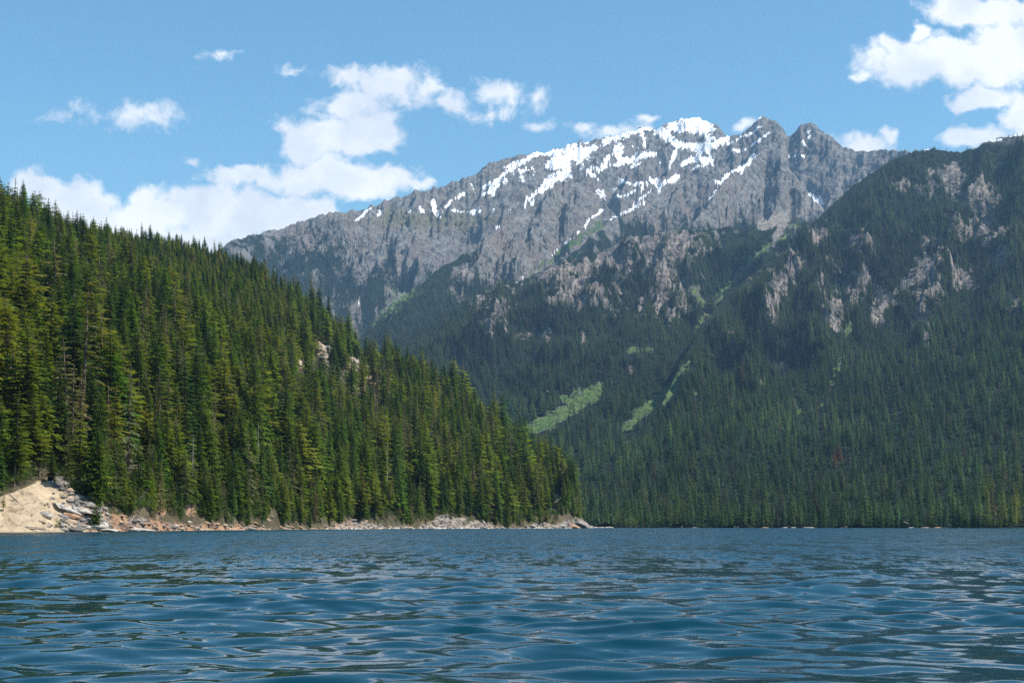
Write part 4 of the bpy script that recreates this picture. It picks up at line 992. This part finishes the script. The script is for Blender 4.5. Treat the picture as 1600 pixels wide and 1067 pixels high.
for k, (px, s, mi, lab) in enumerate([(930, 5, 2, 'long low pale rock just right of the point'), (940, 5, 2, 'pinkish white block on the low far rocks'), (952, 6, 2, 'pale low rocks at the right end of the far ledge'), (1085, 3, 1, 'small rusty rock on the dark far shore'), (1195, 4, 1, 'rusty boulder under dark trees on the far shore'),
        (1228, 4, 2, 'pale rock left of the largest far shore rock'), (1240, 3.5, 2, 'low light rock beside the largest far shore rock'), (1260, 5, 1, 'largest tan rock on the middle far shore'), (1267, 4, 2, 'flat pale rock in the water under the tan one'), (1318, 3.5, 1, 'brown rock right of middle far shore'),
        (1425, 4, 2, 'pale rock left of the reddish bank'), (1445, 4.5, 1, 'reddish rock in the bank on the far right shore'), (1465, 5, 1, 'broad reddish rock in the bank on the far right shore'), (1475, 4, 1, 'reddish rock at the right end of the bank'), (1500, 3, 0, 'grey rock right of the reddish bank')]):
    y = float(np.interp(px, [850, 1300, 1560], [1190, 1080, 950])) + 1
    boulder(((px - 800) / F * y, y, .1), s * .45, 0 if mi == 1 and k % 2 else mi, lab, sc3=(1.7, 1, .55), rz=0)

# loose stones too small and many to pick apart
def stone(seed):
    me = rock_mesh(seed); V = [tuple(v.co) for v in me.vertices]; Fc = [tuple(p.vertices) for p in me.polygons]; return V, Fc
def stone_mat():
    m, g, b = new_mat('stones'); t = g.n('ShaderNodeTexCoord')
    c = g.vm('SCALE', attr(g, 'tcol', 1, 'INSTANCER')); g.put(c.node.inputs['Scale'], g.m('MULTIPLY_ADD', g.noise(t.outputs['Object'], 1.5, 4, .6), 1.4, .3))
    g.put(b.inputs['Base Color'], c); b.inputs['Roughness'].default_value = .9; return m
n = 1900
spx = np.concatenate([rng.uniform(60, 915, n - 500), rng.uniform(60, 170, 500)]); sd = rng.gamma(1.3, 4.5, n) - .5; sy_ = YS(spx) + sd; sz = hill_z(spx, sy_)
spy = HZ - (sz - CH) / sy_ * F
ok = (sz > -.3) & ((spy > BARE(spx) + 2 - 6 * (spx < 200))) & ~((spx < 95) & (rng.random(n) < .85))
spx, sy_, sz = spx[ok], sy_[ok], sz[ok]; n = len(spx); ss_ = rng.gamma(2, .10, n) + .10; ss_ *= 1 + sy_ / 900
pal_ = np.array([[.22, .20, .18], [.26, .175, .12], [.38, .34, .29], [.13, .12, .11], [.33, .24, .17]])
ci_ = np.where(spx < 170, rng.choice([0, 2, 3, 4, 0], n), np.where(spx < 500, rng.choice([0, 1, 1, 3, 4, 4], n), rng.choice([0, 0, 2, 3, 4], n)))
forest('shore_stones', np.stack([(spx - 800) / F * sy_, sy_, sz], 1), np.stack([ss_ * rng.uniform(1, 1.8, n), ss_, ss_ * rng.uniform(.7, 1.2, n)], 1), rng.uniform(0, 6, n), rng.integers(0, 4, n), pal_[ci_], [(stone(50 + i), ([], [])) for i in range(4)],
       'loose stones and rubble scattered along the left shore', 'stones', mats=(stone_mat(), M_BARK))

# ------------------------------------------------------------------ air
def build_haze():
    x, y0, y1, z0, z1 = 13000, -4500, 11500, -5, 2950
    V = [(a, b, c) for a in (-x, x) for b in (y0, y1) for c in (z0, z1)]
    Fc = [(0, 1, 3, 2), (4, 6, 7, 5), (0, 4, 5, 1), (2, 3, 7, 6), (0, 2, 6, 4), (1, 5, 7, 3)]
    m = bpy.data.materials.new('haze_air'); m.use_nodes = True; nt = m.node_tree; nt.nodes.clear()
    v = nt.nodes.new('ShaderNodeVolumePrincipled'); o = nt.nodes.new('ShaderNodeOutputMaterial'); nt.links.new(v.outputs[0], o.inputs['Volume'])
    v.inputs['Density'].default_value = HAZE_D; v.inputs['Color'].default_value = (.36, .64, 1.0, 1); v.inputs['Anisotropy'].default_value = 0.1
    ob = bpy.data.objects.new('haze', raw_mesh('haze', V, Fc, [m])); COL.objects.link(ob); tag(ob, kind='stuff', label='thin blue mountain haze filling the whole valley', cat='haze')
HAZE_D = 3.3e-5
build_haze()
print('polys', sum(len(m.polygons) for m in bpy.data.meshes))
